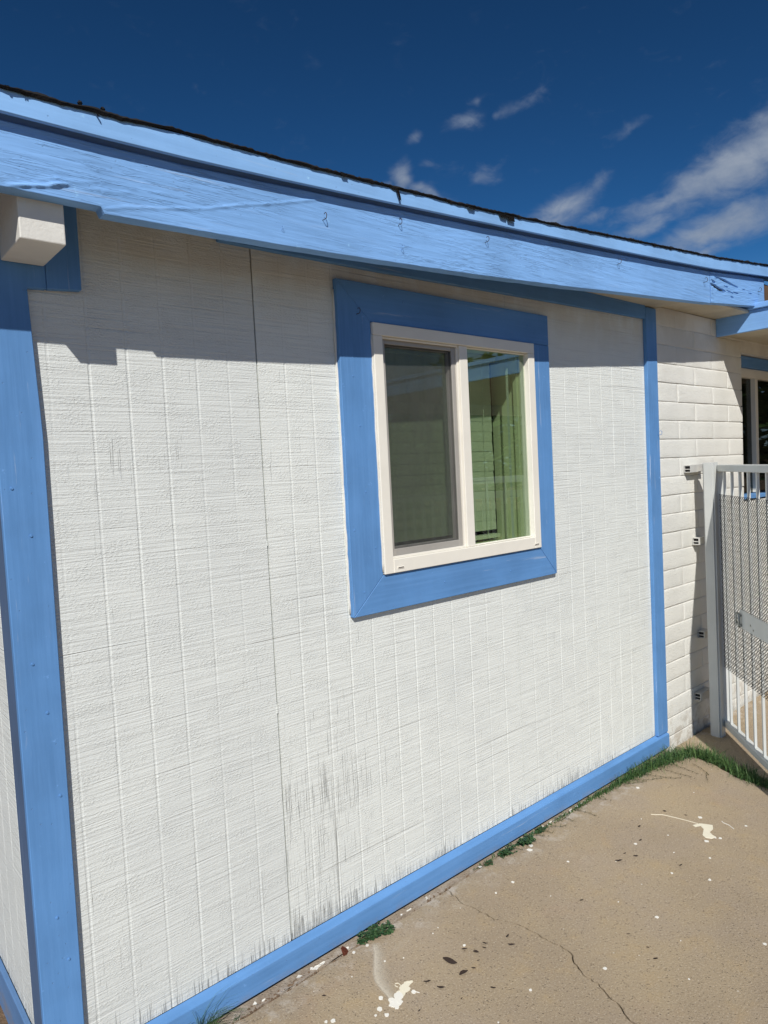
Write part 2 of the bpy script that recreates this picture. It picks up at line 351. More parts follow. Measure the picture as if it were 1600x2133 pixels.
M['deadleaf'] = mat_plain('dark_dry_leaf', (0.040, 0.026, 0.020), 0.6, 0.3, 90, 0.001, 0.4)
M['palepaint'] = mat_plain('spilt_cream_paint', (0.78, 0.735, 0.59), 0.5, 0.4, 40, 0.0008, 0.05)
M['whitepaint'] = mat_plain('spilt_white_paint', (0.80, 0.785, 0.72), 0.5, 0.4, 40, 0.0008, 0.06)
M['terracotta'] = mat_plain('broken_terracotta', (0.26, 0.085, 0.05), 0.8, 0.2, 60, 0.002, 0.2)
M['railing'] = mat_plain('white_railing_paint', (0.75, 0.75, 0.72), 0.5)

# ------------------------------------------------------------------ helpers
def setp(o, label=None, cat=None, group=None, kind=None):
    for k, v in (('label', label), ('category', cat), ('group', group), ('kind', kind)):
        if v: o[k] = v
    return o
def link(name, mesh, mat=None, parent=None):
    if mat is not None and not mesh.materials: mesh.materials.append(mat)
    o = bpy.data.objects.new(name, mesh); COL.objects.link(o)
    if parent: o.parent = parent
    return o
def empty(name, loc=(0, 0, 0), parent=None):
    o = bpy.data.objects.new(name, None); COL.objects.link(o); o.location = loc; o.empty_display_size = 0.1
    if parent: o.parent = parent
    return o
def pyd(name, verts, faces, mat, parent=None, smooth=False):
    me = bpy.data.meshes.new(name); me.from_pydata([tuple(v) for v in verts], [], faces); me.update()
    if smooth:
        for p in me.polygons: p.use_smooth = True
    return link(name, me, mat, parent)
def bm_obj(name, bm, mat, parent=None, smooth=False):
    bmesh.ops.recalc_face_normals(bm, faces=bm.faces)
    me = bpy.data.meshes.new(name); bm.to_mesh(me); bm.free()
    if smooth:
        for p in me.polygons: p.use_smooth = True
    return link(name, me, mat, parent)
def add_box(bm, lo, hi):
    vs_ = [bm.verts.new((x, y, z)) for x in (lo[0], hi[0]) for y in (lo[1], hi[1]) for z in (lo[2], hi[2])]
    for f in ((0, 1, 3, 2), (4, 6, 7, 5), (0, 4, 5, 1), (2, 3, 7, 6), (0, 2, 6, 4), (1, 5, 7, 3)):
        bm.faces.new([vs_[i] for i in f])
    return vs_
def bev(bm, w, seg=1):
    if w > 0: bmesh.ops.bevel(bm, geom=bm.edges[:], offset=w, segments=seg, affect='EDGES', profile=0.5)
def box(name, lo, hi, mat, parent=None, b=0.0015, seg=1):
    bm = bmesh.new(); add_box(bm, lo, hi); bmesh.ops.recalc_face_normals(bm, faces=bm.faces); bev(bm, b, seg)
    return bm_obj(name, bm, mat, parent)
def prism(name, poly, ax, a, b, mat, parent=None, bw=0.0015):
    """polygon in the two other axes extruded along axis ax from a to b"""
    bm = bmesh.new()
    def P(p, t):
        q = list(p); q.insert(ax, t); return q
    A = [bm.verts.new(P(p, a)) for p in poly]; B = [bm.verts.new(P(p, b)) for p in poly]
    n = len(poly)
    bm.faces.new(A); bm.faces.new(list(reversed(B)))
    for i in range(n): bm.faces.new([A[i], B[i], B[(i+1) % n], A[(i+1) % n]])
    bmesh.ops.recalc_face_normals(bm, faces=bm.faces); bev(bm, bw)
    return bm_obj(name, bm, mat, parent)
def add_tube(bm, pts, rad, seg=6, cap=True):
    pts = [Vector(p) for p in pts]; rings = []
    for i, p in enumerate(pts):
        d = (pts[min(i+1, len(pts)-1)]-pts[max(i-1, 0)]).normalized()
        a = d.orthogonal().normalized() if i == 0 else (rings_a - d*rings_a.dot(d)).normalized()
        rings_a = a; b = d.cross(a); rr = rad[i] if isinstance(rad, (list, tuple)) else rad
        rings.append([bm.verts.new(p+(a*math.cos(t)+b*math.sin(t))*rr) for t in [2*math.pi*k/seg for k in range(seg)]])
    for A, B in zip(rings, rings[1:]):
        for k in range(seg): bm.faces.new([A[k], A[(k+1) % seg], B[(k+1) % seg], B[k]])
    if cap: bm.faces.new(rings[0][::-1]); bm.faces.new(rings[-1])
def obox(bm, o, d, n, l0, l1, t0, t1, z0, z1):
    """box on a vertical plane: along d from l0 to l1, across n from t0 to t1"""
    vs_ = [bm.verts.new((o[0]+d[0]*l+n[0]*t, o[1]+d[1]*l+n[1]*t, z)) for l in (l0, l1) for t in (t0, t1) for z in (z0, z1)]
    for f in ((0, 1, 3, 2), (4, 6, 7, 5), (0, 4, 5, 1), (2, 3, 7, 6), (0, 2, 6, 4), (1, 5, 7, 3)):
        bm.faces.new([vs_[i] for i in f])
def interp(tab, x, k):
    if x <= tab[0][0]: return tab[0][k]
    for a, b in zip(tab, tab[1:]):
        if x <= b[0]:
            t = (x-a[0])/(b[0]-a[0]); return a[k]+(b[k]-a[k])*t
    a, b = tab[-2], tab[-1]; t = (x-a[0])/(b[0]-a[0]); return a[k]+(b[k]-a[k])*t

# ------------------------------------------------------------------ ground
def ground_sheet():
    vs_, fs = [], []
    S = 400; n = 24
    for i in range(n+1):
        for j in range(n+1):
            u = (i/n*2-1); v = (j/n*2-1)
            vs_.append((2+S*u*abs(u)**2, -1+S*v*abs(v)**2, -0.07))
    for i in range(n):
        for j in range(n):
            a = i*(n+1)+j; fs.append((a, a+n+1, a+n+2, a+1))
    return setp(pyd('ground', vs_, fs, M['dirt']), kind='structure')
ground_sheet()
def slab(name, outline, top, depth, mat, step=0.03, jit=0.0, seed=1):
    rr = random.Random(seed); pts = []
    for a, b in zip(outline, outline[1:]+outline[:1]):
        a2, b2 = Vector(a[:2]), Vector(b[:2]); L = (b2-a2).length
        k = max(1, int(L/step)) if (len(a) > 2) else 1
        d = (b2-a2).normalized(); nn = Vector((-d.y, d.x))
        for i in range(k):
            p = a2.lerp(b2, i/k)
            if len(a) > 2: p = p + nn*rr.uniform(-1, 1)*a[2]
            pts.append(p)
    bm = bmesh.new()
    A = [bm.verts.new((p.x, p.y, top)) for p in pts]; B = [bm.verts.new((p.x, p.y, top-depth)) for p in pts]
    f = bm.faces.new(A); n = len(pts)
    for i in range(n): bm.faces.new([A[i], B[i], B[(i+1) % n], A[(i+1) % n]])
    bmesh.ops.triangulate(bm, faces=[f])
    return setp(bm_obj(name, bm, mat), kind='structure')
CRACK = [(1.806, -0.05), (1.805, -.058), (1.787, -.138), (1.799, -.222), (1.8, -.289), (1.839, -.365), (1.84, -.438), (1.847, -.531), (1.846, -.579), (1.815, -.612), (1.789, -.662), (1.785, -.715), (1.771, -.752), (1.754, -.807), (1.721, -.87), (1.70, -1.1), (1.74, -1.5), (1.66, -2.2), (1.70, -3.2), (1.64, -4.2)]
def crack_side(off):
    rr = random.Random(5); out = []
    for a, b in zip(CRACK, CRACK[1:]):
        a, b = Vector(a), Vector(b); k = max(1, int((b-a).length/0.013))
        for i in range(k):
            p = a.lerp(b, i/k); j = rr.uniform(-1, 1)*0.0035; w = 0.0014+0.0022*rr.random()
            out.append((p.x+j+off*w, p.y))
    return out
back_l = [(-3.0, -.062, .003), (0.4, -.062, .004), (1.149, -.060, .004), (1.30, -.055, .004)]
cl = crack_side(-1); cr = crack_side(1)
slab_a = slab('concrete_slab', back_l+cl+[(1.64, -4.2), (-3.0, -4.2)], 0.0, 0.09, M['concrete'], seed=3)
slab_b = slab('concrete_slab', [(1.64, -4.2)]+cr[::-1]+[(1.84, -.046, .003), (2.444, -.034, .003), (3.1, -.045, .005), (3.33, -.07, .006), (3.52, -.105, .006), (3.597, -.16, .006), (3.575, -.27, .006), (3.50, -.42, .005), (3.47, -.60, .004), (3.45, -1.5, .003), (3.45, -4.2)], 0.0, 0.09, M['concrete'], seed=4)
walk = slab('walkway', [(3.66, -.035, .003), (7.6, -.035), (7.6, -4.2), (3.53, -4.2), (3.53, -1.5, .003), (3.545, -.62, .004), (3.62, -.36, .004), (3.67, -.2, .004)], 0.004, 0.09, M['concrete'], seed=6)
ledge = slab('footing_ledge', [(0.42, 0.01), (0.42, -.049, .002), (1.149, -.048, .002), (1.30, -.044, .002), (1.84, -.033, .002), (2.444, -.022, .0015), (3.60, -.018, .0015), (3.60, 0.01)], -0.003, 0.06, M['ledge'], 0.03, 0, 12)

# ------------------------------------------------------------------ house
house = setp(empty('house', (0.42, 0, 0)), 'white timber and block house wall with periwinkle blue trim and eave', 'house')
house.matrix_world = Matrix.Translation((0, 0, 0))
T = 0.020                                             # trim stands this far proud of the siding
EAVE = [  # x, beam bottom, strip bottom, strip top
    (0.39, 2.246, 2.406, 2.454), (0.60, 2.246, 2.409, 2.461), (0.824, 2.251, 2.415, 2.472), (1.11, 2.259, 2.428, 2.480),
    (1.46, 2.274, 2.447, 2.494), (1.91, 2.296, 2.472, 2.514), (2.49, 2.331, 2.506, 2.554), (2.89, 2.360, 2.530, 2.584),
    (3.29, 2.386, 2.555, 2.613), (3.74, 2.416, 2.586, 2.645), (4.44, 2.476, 2.648, 2.711), (5.2, 2.541, 2.715, 2.779)]

wall = box('wall', (0.43, 0.020, -0.06), (1.598, 0.15, 2.42), M['room'], house, 0)
box('wall_core', (2.512, 0.020, -0.06), (3.59, 0.15, 2.42), M['room'], wall, 0)
box('wall_core', (1.598, 0.020, -0.06), (2.512, 0.15, 1.245), M['room'], wall, 0)
box('wall_core', (1.598, 0.020, 2.147), (2.512, 0.15, 2.42), M['room'], wall, 0)

def siding_sheet(name, x0, x1, grooves, z0, z1, plane='y', at=0.0, sgn=1, parent=None, hole=None):
    """sheet of grooved plywood: profile with V-sided grooves run vertically; split round a window opening"""
    gw, gd = 0.0095, 0.0013
    prof = [(x0, 0.0)]
    for g in grooves:
        if g-gw/2 <= x0+.004 or g+gw/2 >= x1-.004: continue
        prof += [(g-gw/2, 0), (g-gw/2+0.0030, gd), (g+gw/2-0.0034, gd), (g+gw/2, 0)]
    prof.append((x1, 0.0))
    if hole:
        for h in (hole[0], hole[1]):
            if x0 < h < x1: prof.append((h, 0.0))
        prof = sorted(prof)
    zs = {z0, z1}
    if hole: zs |= {hole[2], hole[3]}
    k = int((z1-z0)/0.05)
    zs |= {z0+(z1-z0)*i/k for i in range(1, k)}
    zs = sorted(zs)
    def P(h, d, z):
        if d: d *= max(0.12, min(1.25, 0.72+0.9*noise.noise(Vector((h*3.3, z*1.7, 5)))+0.5*noise.noise(Vector((h*9, z*9, 2)))))
        return (h, at+d, z) if plane == 'y' else (at+d, h, z)
    vs_, fs = [], []
    for z in zs:
        for h, d in prof: vs_.append(P(h, d, z))
    n = len(prof)
    for k in range(len(zs)-1):
        for i in range(n-1):
            if hole and zs[k] >= hole[2]-1e-6 and zs[k+1] <= hole[3]+1e-6 and prof[i][0] >= hole[0]-1e-6 and prof[i+1][0] <= hole[1]+1e-6: continue
            fs.append((k*n+i, k*n+i+1, (k+1)*n+i+1, (k+1)*n+i))
    # edges turned back so each sheet has its thickness
    for h in (x0, x1):
        b = len(vs_); vs_ += [(h, at, z0), (h, at+0.011, z0), (h, at+0.011, z1), (h, at, z1)] if plane == 'y' else [(at, h, z0), (at+0.011, h, z0), (at+0.011, h, z1), (at, h, z1)]; fs.append((b, b+1, b+2, b+3))
    return pyd(name, vs_, fs, M['siding'], parent)
SEAM = 1.136; PITCH_G = 0.1018
HOLE = (1.592, 2.507, 1.250, 2.142)
def gl(x0, x1): return [SEAM + k*PITCH_G for k in range(-8, 26) if x0 < SEAM+k*PITCH_G < x1 and k % 12 != 0]
SEAM2 = SEAM+12*PITCH_G
siding_sheet('siding_panel', 0.44, SEAM-0.0027, gl(0.44, SEAM), 0.106, 2.42, parent=wall)
siding_sheet('siding_panel', SEAM+0.0023, SEAM2-0.0010, gl(SEAM, SEAM2), 0.1065, 2.42, parent=wall, hole=HOLE)
siding_sheet('siding_panel', SEAM2+0.0010, 3.50, gl(SEAM2, 3.5), 0.106, 2.42, parent=wall, hole=HOLE)
# ragged paint lip along the first seam
rr = random.Random(3); z = 0.11
while z < 2.2:
    L = rr.uniform(0.01, 0.07)
    if rr.random() < 0.28:
        w = rr.uniform(0.0015, 0.004); box('peeled_paint', (SEAM-0.0022-w*0.4, -0.0022, z), (SEAM-0.0022+w*.55, -0.0002, z+L), M['siding'], wall, 0)
    z += L+rr.uniform(0.01, 0.12)

# trim boards of the wall
CX0, CX1 = 0.390, 0.490
def notch_board(name, lo, hi, mat): return box(name, lo, hi, mat, wall, 0.003, 2)
prism('corner_board', [(CX0, -0.04), (0.484, -0.04), (0.4965, 1.75), (0.4855, 2.1135), (0.531, 2.1165), (0.531, 2.40), (CX0, 2.40)], 1, -T, 0.0, M['trim_v'], wall, 0.002)
prism('frieze_block', [(0.5318, 2.1165), (0.616, 2.1235), (0.618, 2.40), (0.5318, 2.40)], 1, -T-0.0012, -0.001, M['trim_v'], wall, 0.002)
box('corner_board', (0.402, 0.002, -0.04), (0.4115, 0.150, 2.42), M['trim_dark'], wall, 0.002, 2)
bbv = []
for x in (0.500, 1.2, 2.0, 2.8, 3.600):
    bbv += [(x, -0.0005, 0.021), (x, -0.0265, 0.021), (x, -0.0265, 0.0895), (x, -0.0255, 0.0915), (x, -0.0005, 0.1045)]
bbf = [(5*i+a, 5*i+b, 5*i+5+b, 5*i+5+a) for i in range(4) for a, b in ((0, 1), (1, 2), (2, 3), (3, 4), (4, 0))] + [(4, 3, 2, 1, 0), (20, 21, 22, 23, 24)]
pyd('baseboard', bbv, bbf, M['trim_h'], wall)
box('corner_post', (3.492, -T-0.001, 0.104), (3.600, 0.0, 2.418), M['trim_v'], wall, 0.003, 2)
prism('frieze_board', [(1.02, 2.3225), (1.666, 2.326), (2.648, 2.343), (3.490, 2.356), (3.490, 2.432), (1.02, 2.40)], 1, -T, -0.0005, M['trim_h'], wall, 0.0025)
# nail heads on trim
for x, z in [(0.43, 1.18), (0.455, 1.05), (0.47, 0.83), (0.44, 0.52), (0.46, 0.40), (0.415, 1.62), (0.45, 1.5)]:
    bm = bmesh.new(); bmesh.ops.create_cone(bm, cap_ends=True, segments=8, radius1=0.004, radius2=0.003, depth=0.003, matrix=Matrix.Translation((x, -T-0.001, z)) @ Matrix.Rotation(R(90), 4, 'X'))
    bm_obj('nail_head', bm, M['trim_v'], wall)

# side wall round the corner
side = box('side_wall', (0.425, 0.16, -0.06), (0.50, 5.0, 2.40), M['room'], house, 0)
sp = siding_sheet('siding_panel', 0.02, 1.24, [0.10+k*PITCH_G for k in range(0, 11)], 0.1045, 2.42, 'x', 0.412, 1, side)
siding_sheet('siding_panel', 1.244, 5.0, [1.3+k*PITCH_G for k in range(0, 36)], 0.1045, 2.42, 'x', 0.412, 1, side)
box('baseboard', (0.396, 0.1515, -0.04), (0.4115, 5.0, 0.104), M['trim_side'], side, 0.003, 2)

# ------------------------------------------------------------------ main window
win = prism('window', [(1.592, 2.098), (2.507, 2.098), (2.507, 2.142), (1.592, 2.142)], 1, -0.031, 0.03, M['cream'], house, 0.002)
FX0, FX1, FZ0, FZ1 = 1.592, 2.507, 1.250, 2.142
box('frame_jamb', (FX0, -0.031, FZ0), (1.634, 0.03, 2.0975), M['cream'], win, 0.002)
box('frame_jamb', (2.464, -0.031, FZ0), (FX1, 0.03, 2.0975), M['cream'], win, 0.002)
box('frame_sill', (1.6345, -0.031, FZ0), (2.4635, 0.03, 1.300), M['cream'], win, 0.002)
box('mullion', (2.0365, -0.024, 1.3005), (2.083, 0.03, 2.0975), M['cream'], win, 0.002)
box('mullion_lip', (2.0285, -0.016, 1.3005), (2.0363, 0.02, 2.0975), M['cream'], win, 0.0015)
# inner glazing beads of the fixed light
for lo, hi in (((2.0835, -0.014, 2.0915), (2.4635, 0.0, 2.0972)), ((2.0835, -0.014, 1.3008), (2.4635, 0.0, 1.306)), ((2.0835, -0.016, 1.3062), (2.0895, 0.0, 2.0913)), ((2.4595, -0.006, 1.3062), (2.4635, 0.0, 2.0913))):
    box('glazing_bead', lo, hi, M['cream'], win, 0.0012)
box('track_lip', (1.6345, -0.020, 2.0905), (2.0283, -0.012, 2.0972), M['cream'], win, 0.001)
box('track_lip', (1.6345, -0.020, 1.3003), (2.0283, -0.012, 1.309), M['cream'], win, 0.001)
for x in (1.640, 2.445):
    box('weep_slot', (x+.01, -0.0335, 1.264), (x+0.042, -0.0312, 1.272), M['cream'], win, 0.0008)
    box('weep_slot', (x+.013, -0.0338, 1.2665), (x+0.039, -0.0332, 1.2695), M['rust'], win, 0)
box('pane', (2.086, -0.006, 1.303), (2.4625, -0.004, 2.095), M['glass'], win, 0)
box('pane', (1.665, 0.020, 1.318), (2.025, 0.022, 2.096), M['glass'], win, 0)
def framebox(name, x0, x1, z0, z1, y0, y1, w, mat, par, wb=None):
    wb = wb or w
    box(name, (x0, y0, z0), (x0+w, y1, z1), mat, par, 0.0012); box(name, (x1-w, y0, z0), (x1, y1, z1), mat, par, 0.0012)
    box(name, (x0+w+.0004, y0, z0), (x1-w-.0004, y1, z0+wb), mat, par, 0.0012); box(name, (x0+w+.0004, y0, z1-w), (x1-w-.0004, y1, z1), mat, par, 0.0012)
framebox('screen_frame', 1.6405, 2.0275, 1.3035, 2.0965, -0.008, 0.002, 0.021, M['alu'], win, 0.030)
framebox('sash_frame', 1.650, 2.0270, 1.310, 2.0965, 0.008, 0.027, 0.026, M['alu'], win, 0.03)
pyd('insect_screen', [(1.6605, -0.003, 1.332), (2.0075, -0.003, 1.332), (2.0075, -0.003, 2.0765), (1.6605, -0.003, 2.0765)], [(0, 1, 2, 3)], M['screen'], win)
# mitred casing
OX0, OX1, OZ0, OZ1 = 1.447, 2.628, 1.117, 2.276
IX0, IX1, IZ0, IZ1 = 1.590, 2.509, 1.248, 2.144
g = 0.0006
prism('casing_board', [(OX0+g, OZ1), (IX0+g, IZ1), (OX1, IZ1+g), (OX1, OZ1)], 1, -T, -0.0004, M['trim_h'], win, 0.002)
prism('casing_board', [(OX0+g, OZ0), (OX1-g, OZ0), (IX1-g, IZ0), (IX0+g, IZ0)], 1, -T-0.0006, -0.0004, M['trim_h'], win, 0.002)
prism('casing_board', [(OX0, OZ0+g), (IX0, IZ0+g), (IX0, IZ1-g), (OX0, OZ1-g)], 1, -T-0.0012, -0.0004, M['trim_v'], win, 0.002)
prism('casing_board', [(OX1, OZ0+g), (OX1, IZ1-g), (IX1, IZ1-g), (IX1, IZ0+g)], 1, -T-0.0003, -0.0004, M['trim_v'], win, 0.002)
# thick white caulk run down the left of the casing and the frame
bm = bmesh.new(); rr = random.Random(9)
add_tube(bm, [(OX0-0.001+rr.uniform(-.0015, .0015), -0.003, 1.13+k*0.03) for k in range(38)], [rr.uniform(0.003, 0.0055) for _ in range(38)], 6)
bm_obj('caulk_bead', bm, M['white_wood'], win, True)
bm = bmesh.new()
add_tube(bm, [(IX0-0.0005+rr.uniform(-.001, .001), -T-0.002, 1.26+k*0.03) for k in range(29)], [rr.uniform(0.0025, 0.0045) for _ in range(29)], 6)
bm_obj('caulk_bead', bm, M['white_wood'], win, True)
def screw_hook(x, y, z, par, s=1.0, mat='rust'):
    bm = bmesh.new()
    pts = [(x, y, z-0.006*s), (x, y-0.014*s, z-0.006*s)] + [(x+0.002*s, y-0.014*s-0.008*s*math.sin(t), z-0.006*s+0.011*s-0.011*s*math.cos(t)) for t in (0.5, 1.1, 1.7, 2.3, 2.9, 3.5, 4.0)]
    add_tube(bm, pts, 0.0013*s, 5)
    return bm_obj('screw_hook', bm, M[mat], par, True)
screw_hook(1.529, -T, 2.169, win, 0.9)
screw_hook(3.585, -T, 1.75, wall, 1.0, 'trim_v')
for x, z in [(1.50, 1.95), (1.52, 1.78), (1.53, 1.55), (1.56, 1.35), (1.47, 1.42), (1.50, 1.20), (1.9, 1.18), (2.3, 1.17), (1.75, 2.23), (2.15, 2.21), (2.48, 2.22)]:
    bm = bmesh.new(); bmesh.ops.create_cone(bm, cap_ends=True, segments=8, radius1=0.0045, radius2=0.003, depth=0.003, matrix=Matrix.Translation((x, -T-0.001, z)) @ Matrix.Rotation(R(90), 4, 'X'))
    bm_obj('nail_head', bm, M['trim_v'], win)
# plastered reveal and dim room behind
box('reveal', (2.472, 0.0305, 1.285), (2.51, 0.19, 2.115), M['plaster'], win, 0)
box('reveal', (1.590, 0.0305, 1.285), (1.620, 0.19, 2.115), M['plaster'], win, 0)
box('reveal', (1.590, 0.0305, 1.245), (2.51, 0.24, 1.2845), M['plaster'], win, 0)
box('reveal', (1.590, 0.0305, 2.1155), (2.51, 0.24, 2.147), M['plaster'], win, 0)
box('inner_frame', (2.452, 0.0305, 1.2852), (2.4715, 0.052, 2.115), M['plaster'], win, 0.001)
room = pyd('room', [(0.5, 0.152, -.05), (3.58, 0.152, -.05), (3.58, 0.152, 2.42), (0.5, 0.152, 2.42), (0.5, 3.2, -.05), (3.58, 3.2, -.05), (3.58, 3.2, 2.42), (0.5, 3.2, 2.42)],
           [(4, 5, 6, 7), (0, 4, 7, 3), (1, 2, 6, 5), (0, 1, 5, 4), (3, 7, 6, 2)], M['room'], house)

blind = setp(empty('venetian_blind', (2.03, 0.168, 2.10)), 'closed off white venetian blind hanging behind the glass of the large window', 'blind')
k = 0; z = 2.085
me0 = None
while z > 1.345:
    if me0 is None:
        vs_, fs = [], []
        n = 8
        for i in range(n+1):
            t = (i/n-0.5); hh = t*0.050; bow = 0.0008*(1-4*t*t)
            for x in (-0.415, 0.408):
                vs_.append((x, hh*math.sin(R(2.5))-bow, hh*math.cos(R(2.5))))
        for i in range(n): fs.append((2*i, 2*i+1, 2*i+3, 2*i+2))
        me0 = bpy.data.meshes.new('slat'); me0.from_pydata(vs_, [], fs)
        for p in me0.polygons: p.use_smooth = True
        me0.materials.append(M['blind'])
    o = bpy.data.objects.new('slat', me0); COL.objects.link(o); o.parent = blind
    o.location = (rnd.uniform(-.003, .003), 0, z-0.018-2.10); o.rotation_euler = (rnd.uniform(-.03, .03), rnd.uniform(-.002, .002), 0)
    z -= 0.0443; k += 1
def bbox(name, lo, hi, mat, par, loc):
    return box(name, [a-b for a, b in zip(lo, loc)], [a-b for a, b in zip(hi, loc)], mat, par, 0.001)
BL = (2.03, 0.168, 2.10)
bbox('bottom_rail', (1.62, 0.146, 1.297), (2.44, 0.190, 1.314), M['blind'], blind, BL)
bbox('head_rail', (1.62, 0.146, 2.085), (2.46, 0.190, 2.113), M['blind'], blind, BL)
for x in (1.80, 2.35):
    bm = bmesh.new(); add_tube(bm, [(x-2.03, -0.030, 0.0), (x-2.03, -0.031, -0.40), (x-2.03, -0.028, -0.79)], 0.0012, 5)
    bm_obj('cord', bm, M['blind'], blind)

# ------------------------------------------------------------------ block wall
bw = box('block_wall', (3.601, -0.0122, -0.06), (4.672, 0.12, 2.437), M['mortar'], house, 0)
box('wall_core', (4.672, -0.0122, -0.06), (7.2, 0.12, 1.312), M['mortar'], bw, 0)
box('wall_core', (4.672, -0.0122, 2.268), (7.2, 0.12, 2.437), M['mortar'], bw, 0)
_bc = {}
def block_mesh(l, h, v):
    key = (round(l, 3), round(h, 3), v)
    if key in _bc: return _bc[key]
    nx = max(4, int(l/0.03)); nz = 5; vs_, fs = [], []
    rr = random.Random(v*17+3); off = Vector((rr.random()*9, rr.random()*9, rr.random()*9))
    for j in range(nz+1):
        for i in range(nx+1):
            x = -l/2+(l*(i-1)/(nx-2) if 1 < i < nx-1 else (0 if i == 0 else 0.0045 if i == 1 else l-0.0045 if i == nx-1 else l)); z = -h/2+h*(0, .045, .3, .7, .955, 1)[j]
            e = min(l/2-abs(x), h/2-abs(z))
            r_ = 0.0009*math.exp(-e/0.0014)
            ed = noise.noise(Vector((x*9, z*9, v*3.1))+off)*0.0022 if (j in (0, nz) or i in (0, nx)) else 0
            d = noise.noise(Vector((x*16, z*16, v*1.7))+off)*0.0012+noise.noise(Vector((x*45, z*45, v))+off)*0.0008
            vs_.append((x, r_+d, z+(ed if j in (0, nz) else 0)))
    for j in range(nz):
        for i in range(nx):
            a = j*(nx+1)+i; fs.append((a, a+1, a+nx+2, a+nx+1))
    rim = [i for i in range(nx+1)]+[j*(nx+1)+nx for j in range(1, nz+1)]+[nz*(nx+1)+i for i in range(nx-1, -1, -1)]+[j*(nx+1) for j in range(nz-1, 0, -1)]
    b0 = len(vs_)
    for i in rim: x, y, z = vs_[i]; vs_.append((x, 0.05, z))
    n = len(rim)
    for k in range(n): fs.append((rim[k], b0+k, b0+(k+1) % n, rim[(k+1) % n]))
    me = bpy.data.meshes.new('block'); me.from_pydata(vs_, [], fs)
    for p in me.polygons: p.use_smooth = True
    me.materials.append(M['block']); _bc[key] = me
    return me
ROW, BLK, J = 0.1035, 0.4375, 0.0050
rr = random.Random(21)
for j in range(-17, 8):
    z0 = 1.719+ROW*j+J/2; z1 = z0+ROW-J
    if z1 > 2.437: z1 = 2.437
    if z1-z0 < 0.03: continue
    ph = 4.041 if j % 2 else 3.832
    spans = []
    if z0 > 2.25 or z1 < 1.34: spans = [(3.603, 6.3)]
    else: spans = [(3.603, 4.690)]
    for a, b in spans:
        xs = [a]+[ph+BLK*k for k in range(-3, 8) if a+0.03 < ph+BLK*k < b-0.02]+[b]
        for q0, q1 in zip(xs, xs[1:]):
            x0 = q0+(J/2 if q0 != a else 0); x1 = q1-(J/2 if q1 != b else 0)
            o = bpy.data.objects.new('block', block_mesh(x1-x0, z1-z0, rr.randrange(4) if q0 != a and q1 != b else rr.randrange(90)))
            COL.objects.link(o); o.parent = bw
            o.location = ((x0+x1)/2, -0.0145+rr.uniform(-.0012, .0012), (z0+z1)/2); o.rotation_euler = (0, rr.uniform(-.004, .004), rr.uniform(-.003, .003))
# window in the block wall, behind the gate
w2 = box('side_window', (4.70, 0.045, 2.130), (6.2, 0.10, 2.19), M['cream'], house, 0.002)
box('head_board', (4.692, 0.020, 2.192), (6.25, 0.10, 2.262), M['trim_h'], w2, 0.003)
box('sill_board', (4.692, -0.018, 1.323), (6.25, 0.10, 1.349), M['trim_h'], w2, 0.003)
box('window_jamb', (5.055, 0.045, 1.353), (5.085, 0.10, 2.1295), M['cream'], w2, 0.002)
box('window_jamb', (5.095, 0.055, 1.353), (5.125, 0.10, 2.1295), M['cream'], w2, 0.002)
box('window_jamb', (4.692, 0.055, 1.353), (4.73, 0.10, 2.1295), M['alu'], w2, 0.002)
box('pane', (4.73, 0.075, 1.353), (5.054, 0.079, 2.13), M['glass_dark'], w2, 0)
box('pane', (5.126, 0.075, 1.353), (6.2, 0.079, 2.13), M['glass_dark'], w2, 0)
bm = bmesh.new(); n = 60
va = [[bm.verts.new((5.13+1.07*i/n, 0.15+0.02*math.sin(i*1.3), z)) for i in range(n+1)] for z in (1.36, 2.13)]
for i in range(n): bm.faces.new([va[0][i], va[0][i+1], va[1][i+1], va[1][i]])
bm_obj('curtain', bm, M['soffit'], w2, True)
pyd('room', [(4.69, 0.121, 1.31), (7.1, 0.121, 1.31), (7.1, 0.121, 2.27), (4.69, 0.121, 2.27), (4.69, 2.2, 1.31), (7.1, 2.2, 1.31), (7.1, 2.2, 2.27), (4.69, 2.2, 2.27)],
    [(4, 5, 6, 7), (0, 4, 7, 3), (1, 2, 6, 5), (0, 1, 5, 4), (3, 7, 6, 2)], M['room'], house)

# ------------------------------------------------------------------ roof and eave
roof_v, roof_f = [], []
RX = [-0.9+0.2*i for i in range(31)]
for x in RX:
    zt = interp(EAVE, x, 3)+0.001
    for y, dz in ((-0.272, 0.0), (4.2, 0.20)): 
        roof_v += [(x, y, zt+dz-0.004), (x, y, zt+dz+0.006)]
for i in range(len(RX)-1):
    a = i*4; b = a+4
    roof_f += [(a+1, b+1, b+3, a+3), (a, a+2, b+2, b), (a, b, b+1, a+1), (a+2, a+3, b+3, b+2)]
roof = pyd('roof', roof_v, roof_f, M['shingle'], house)
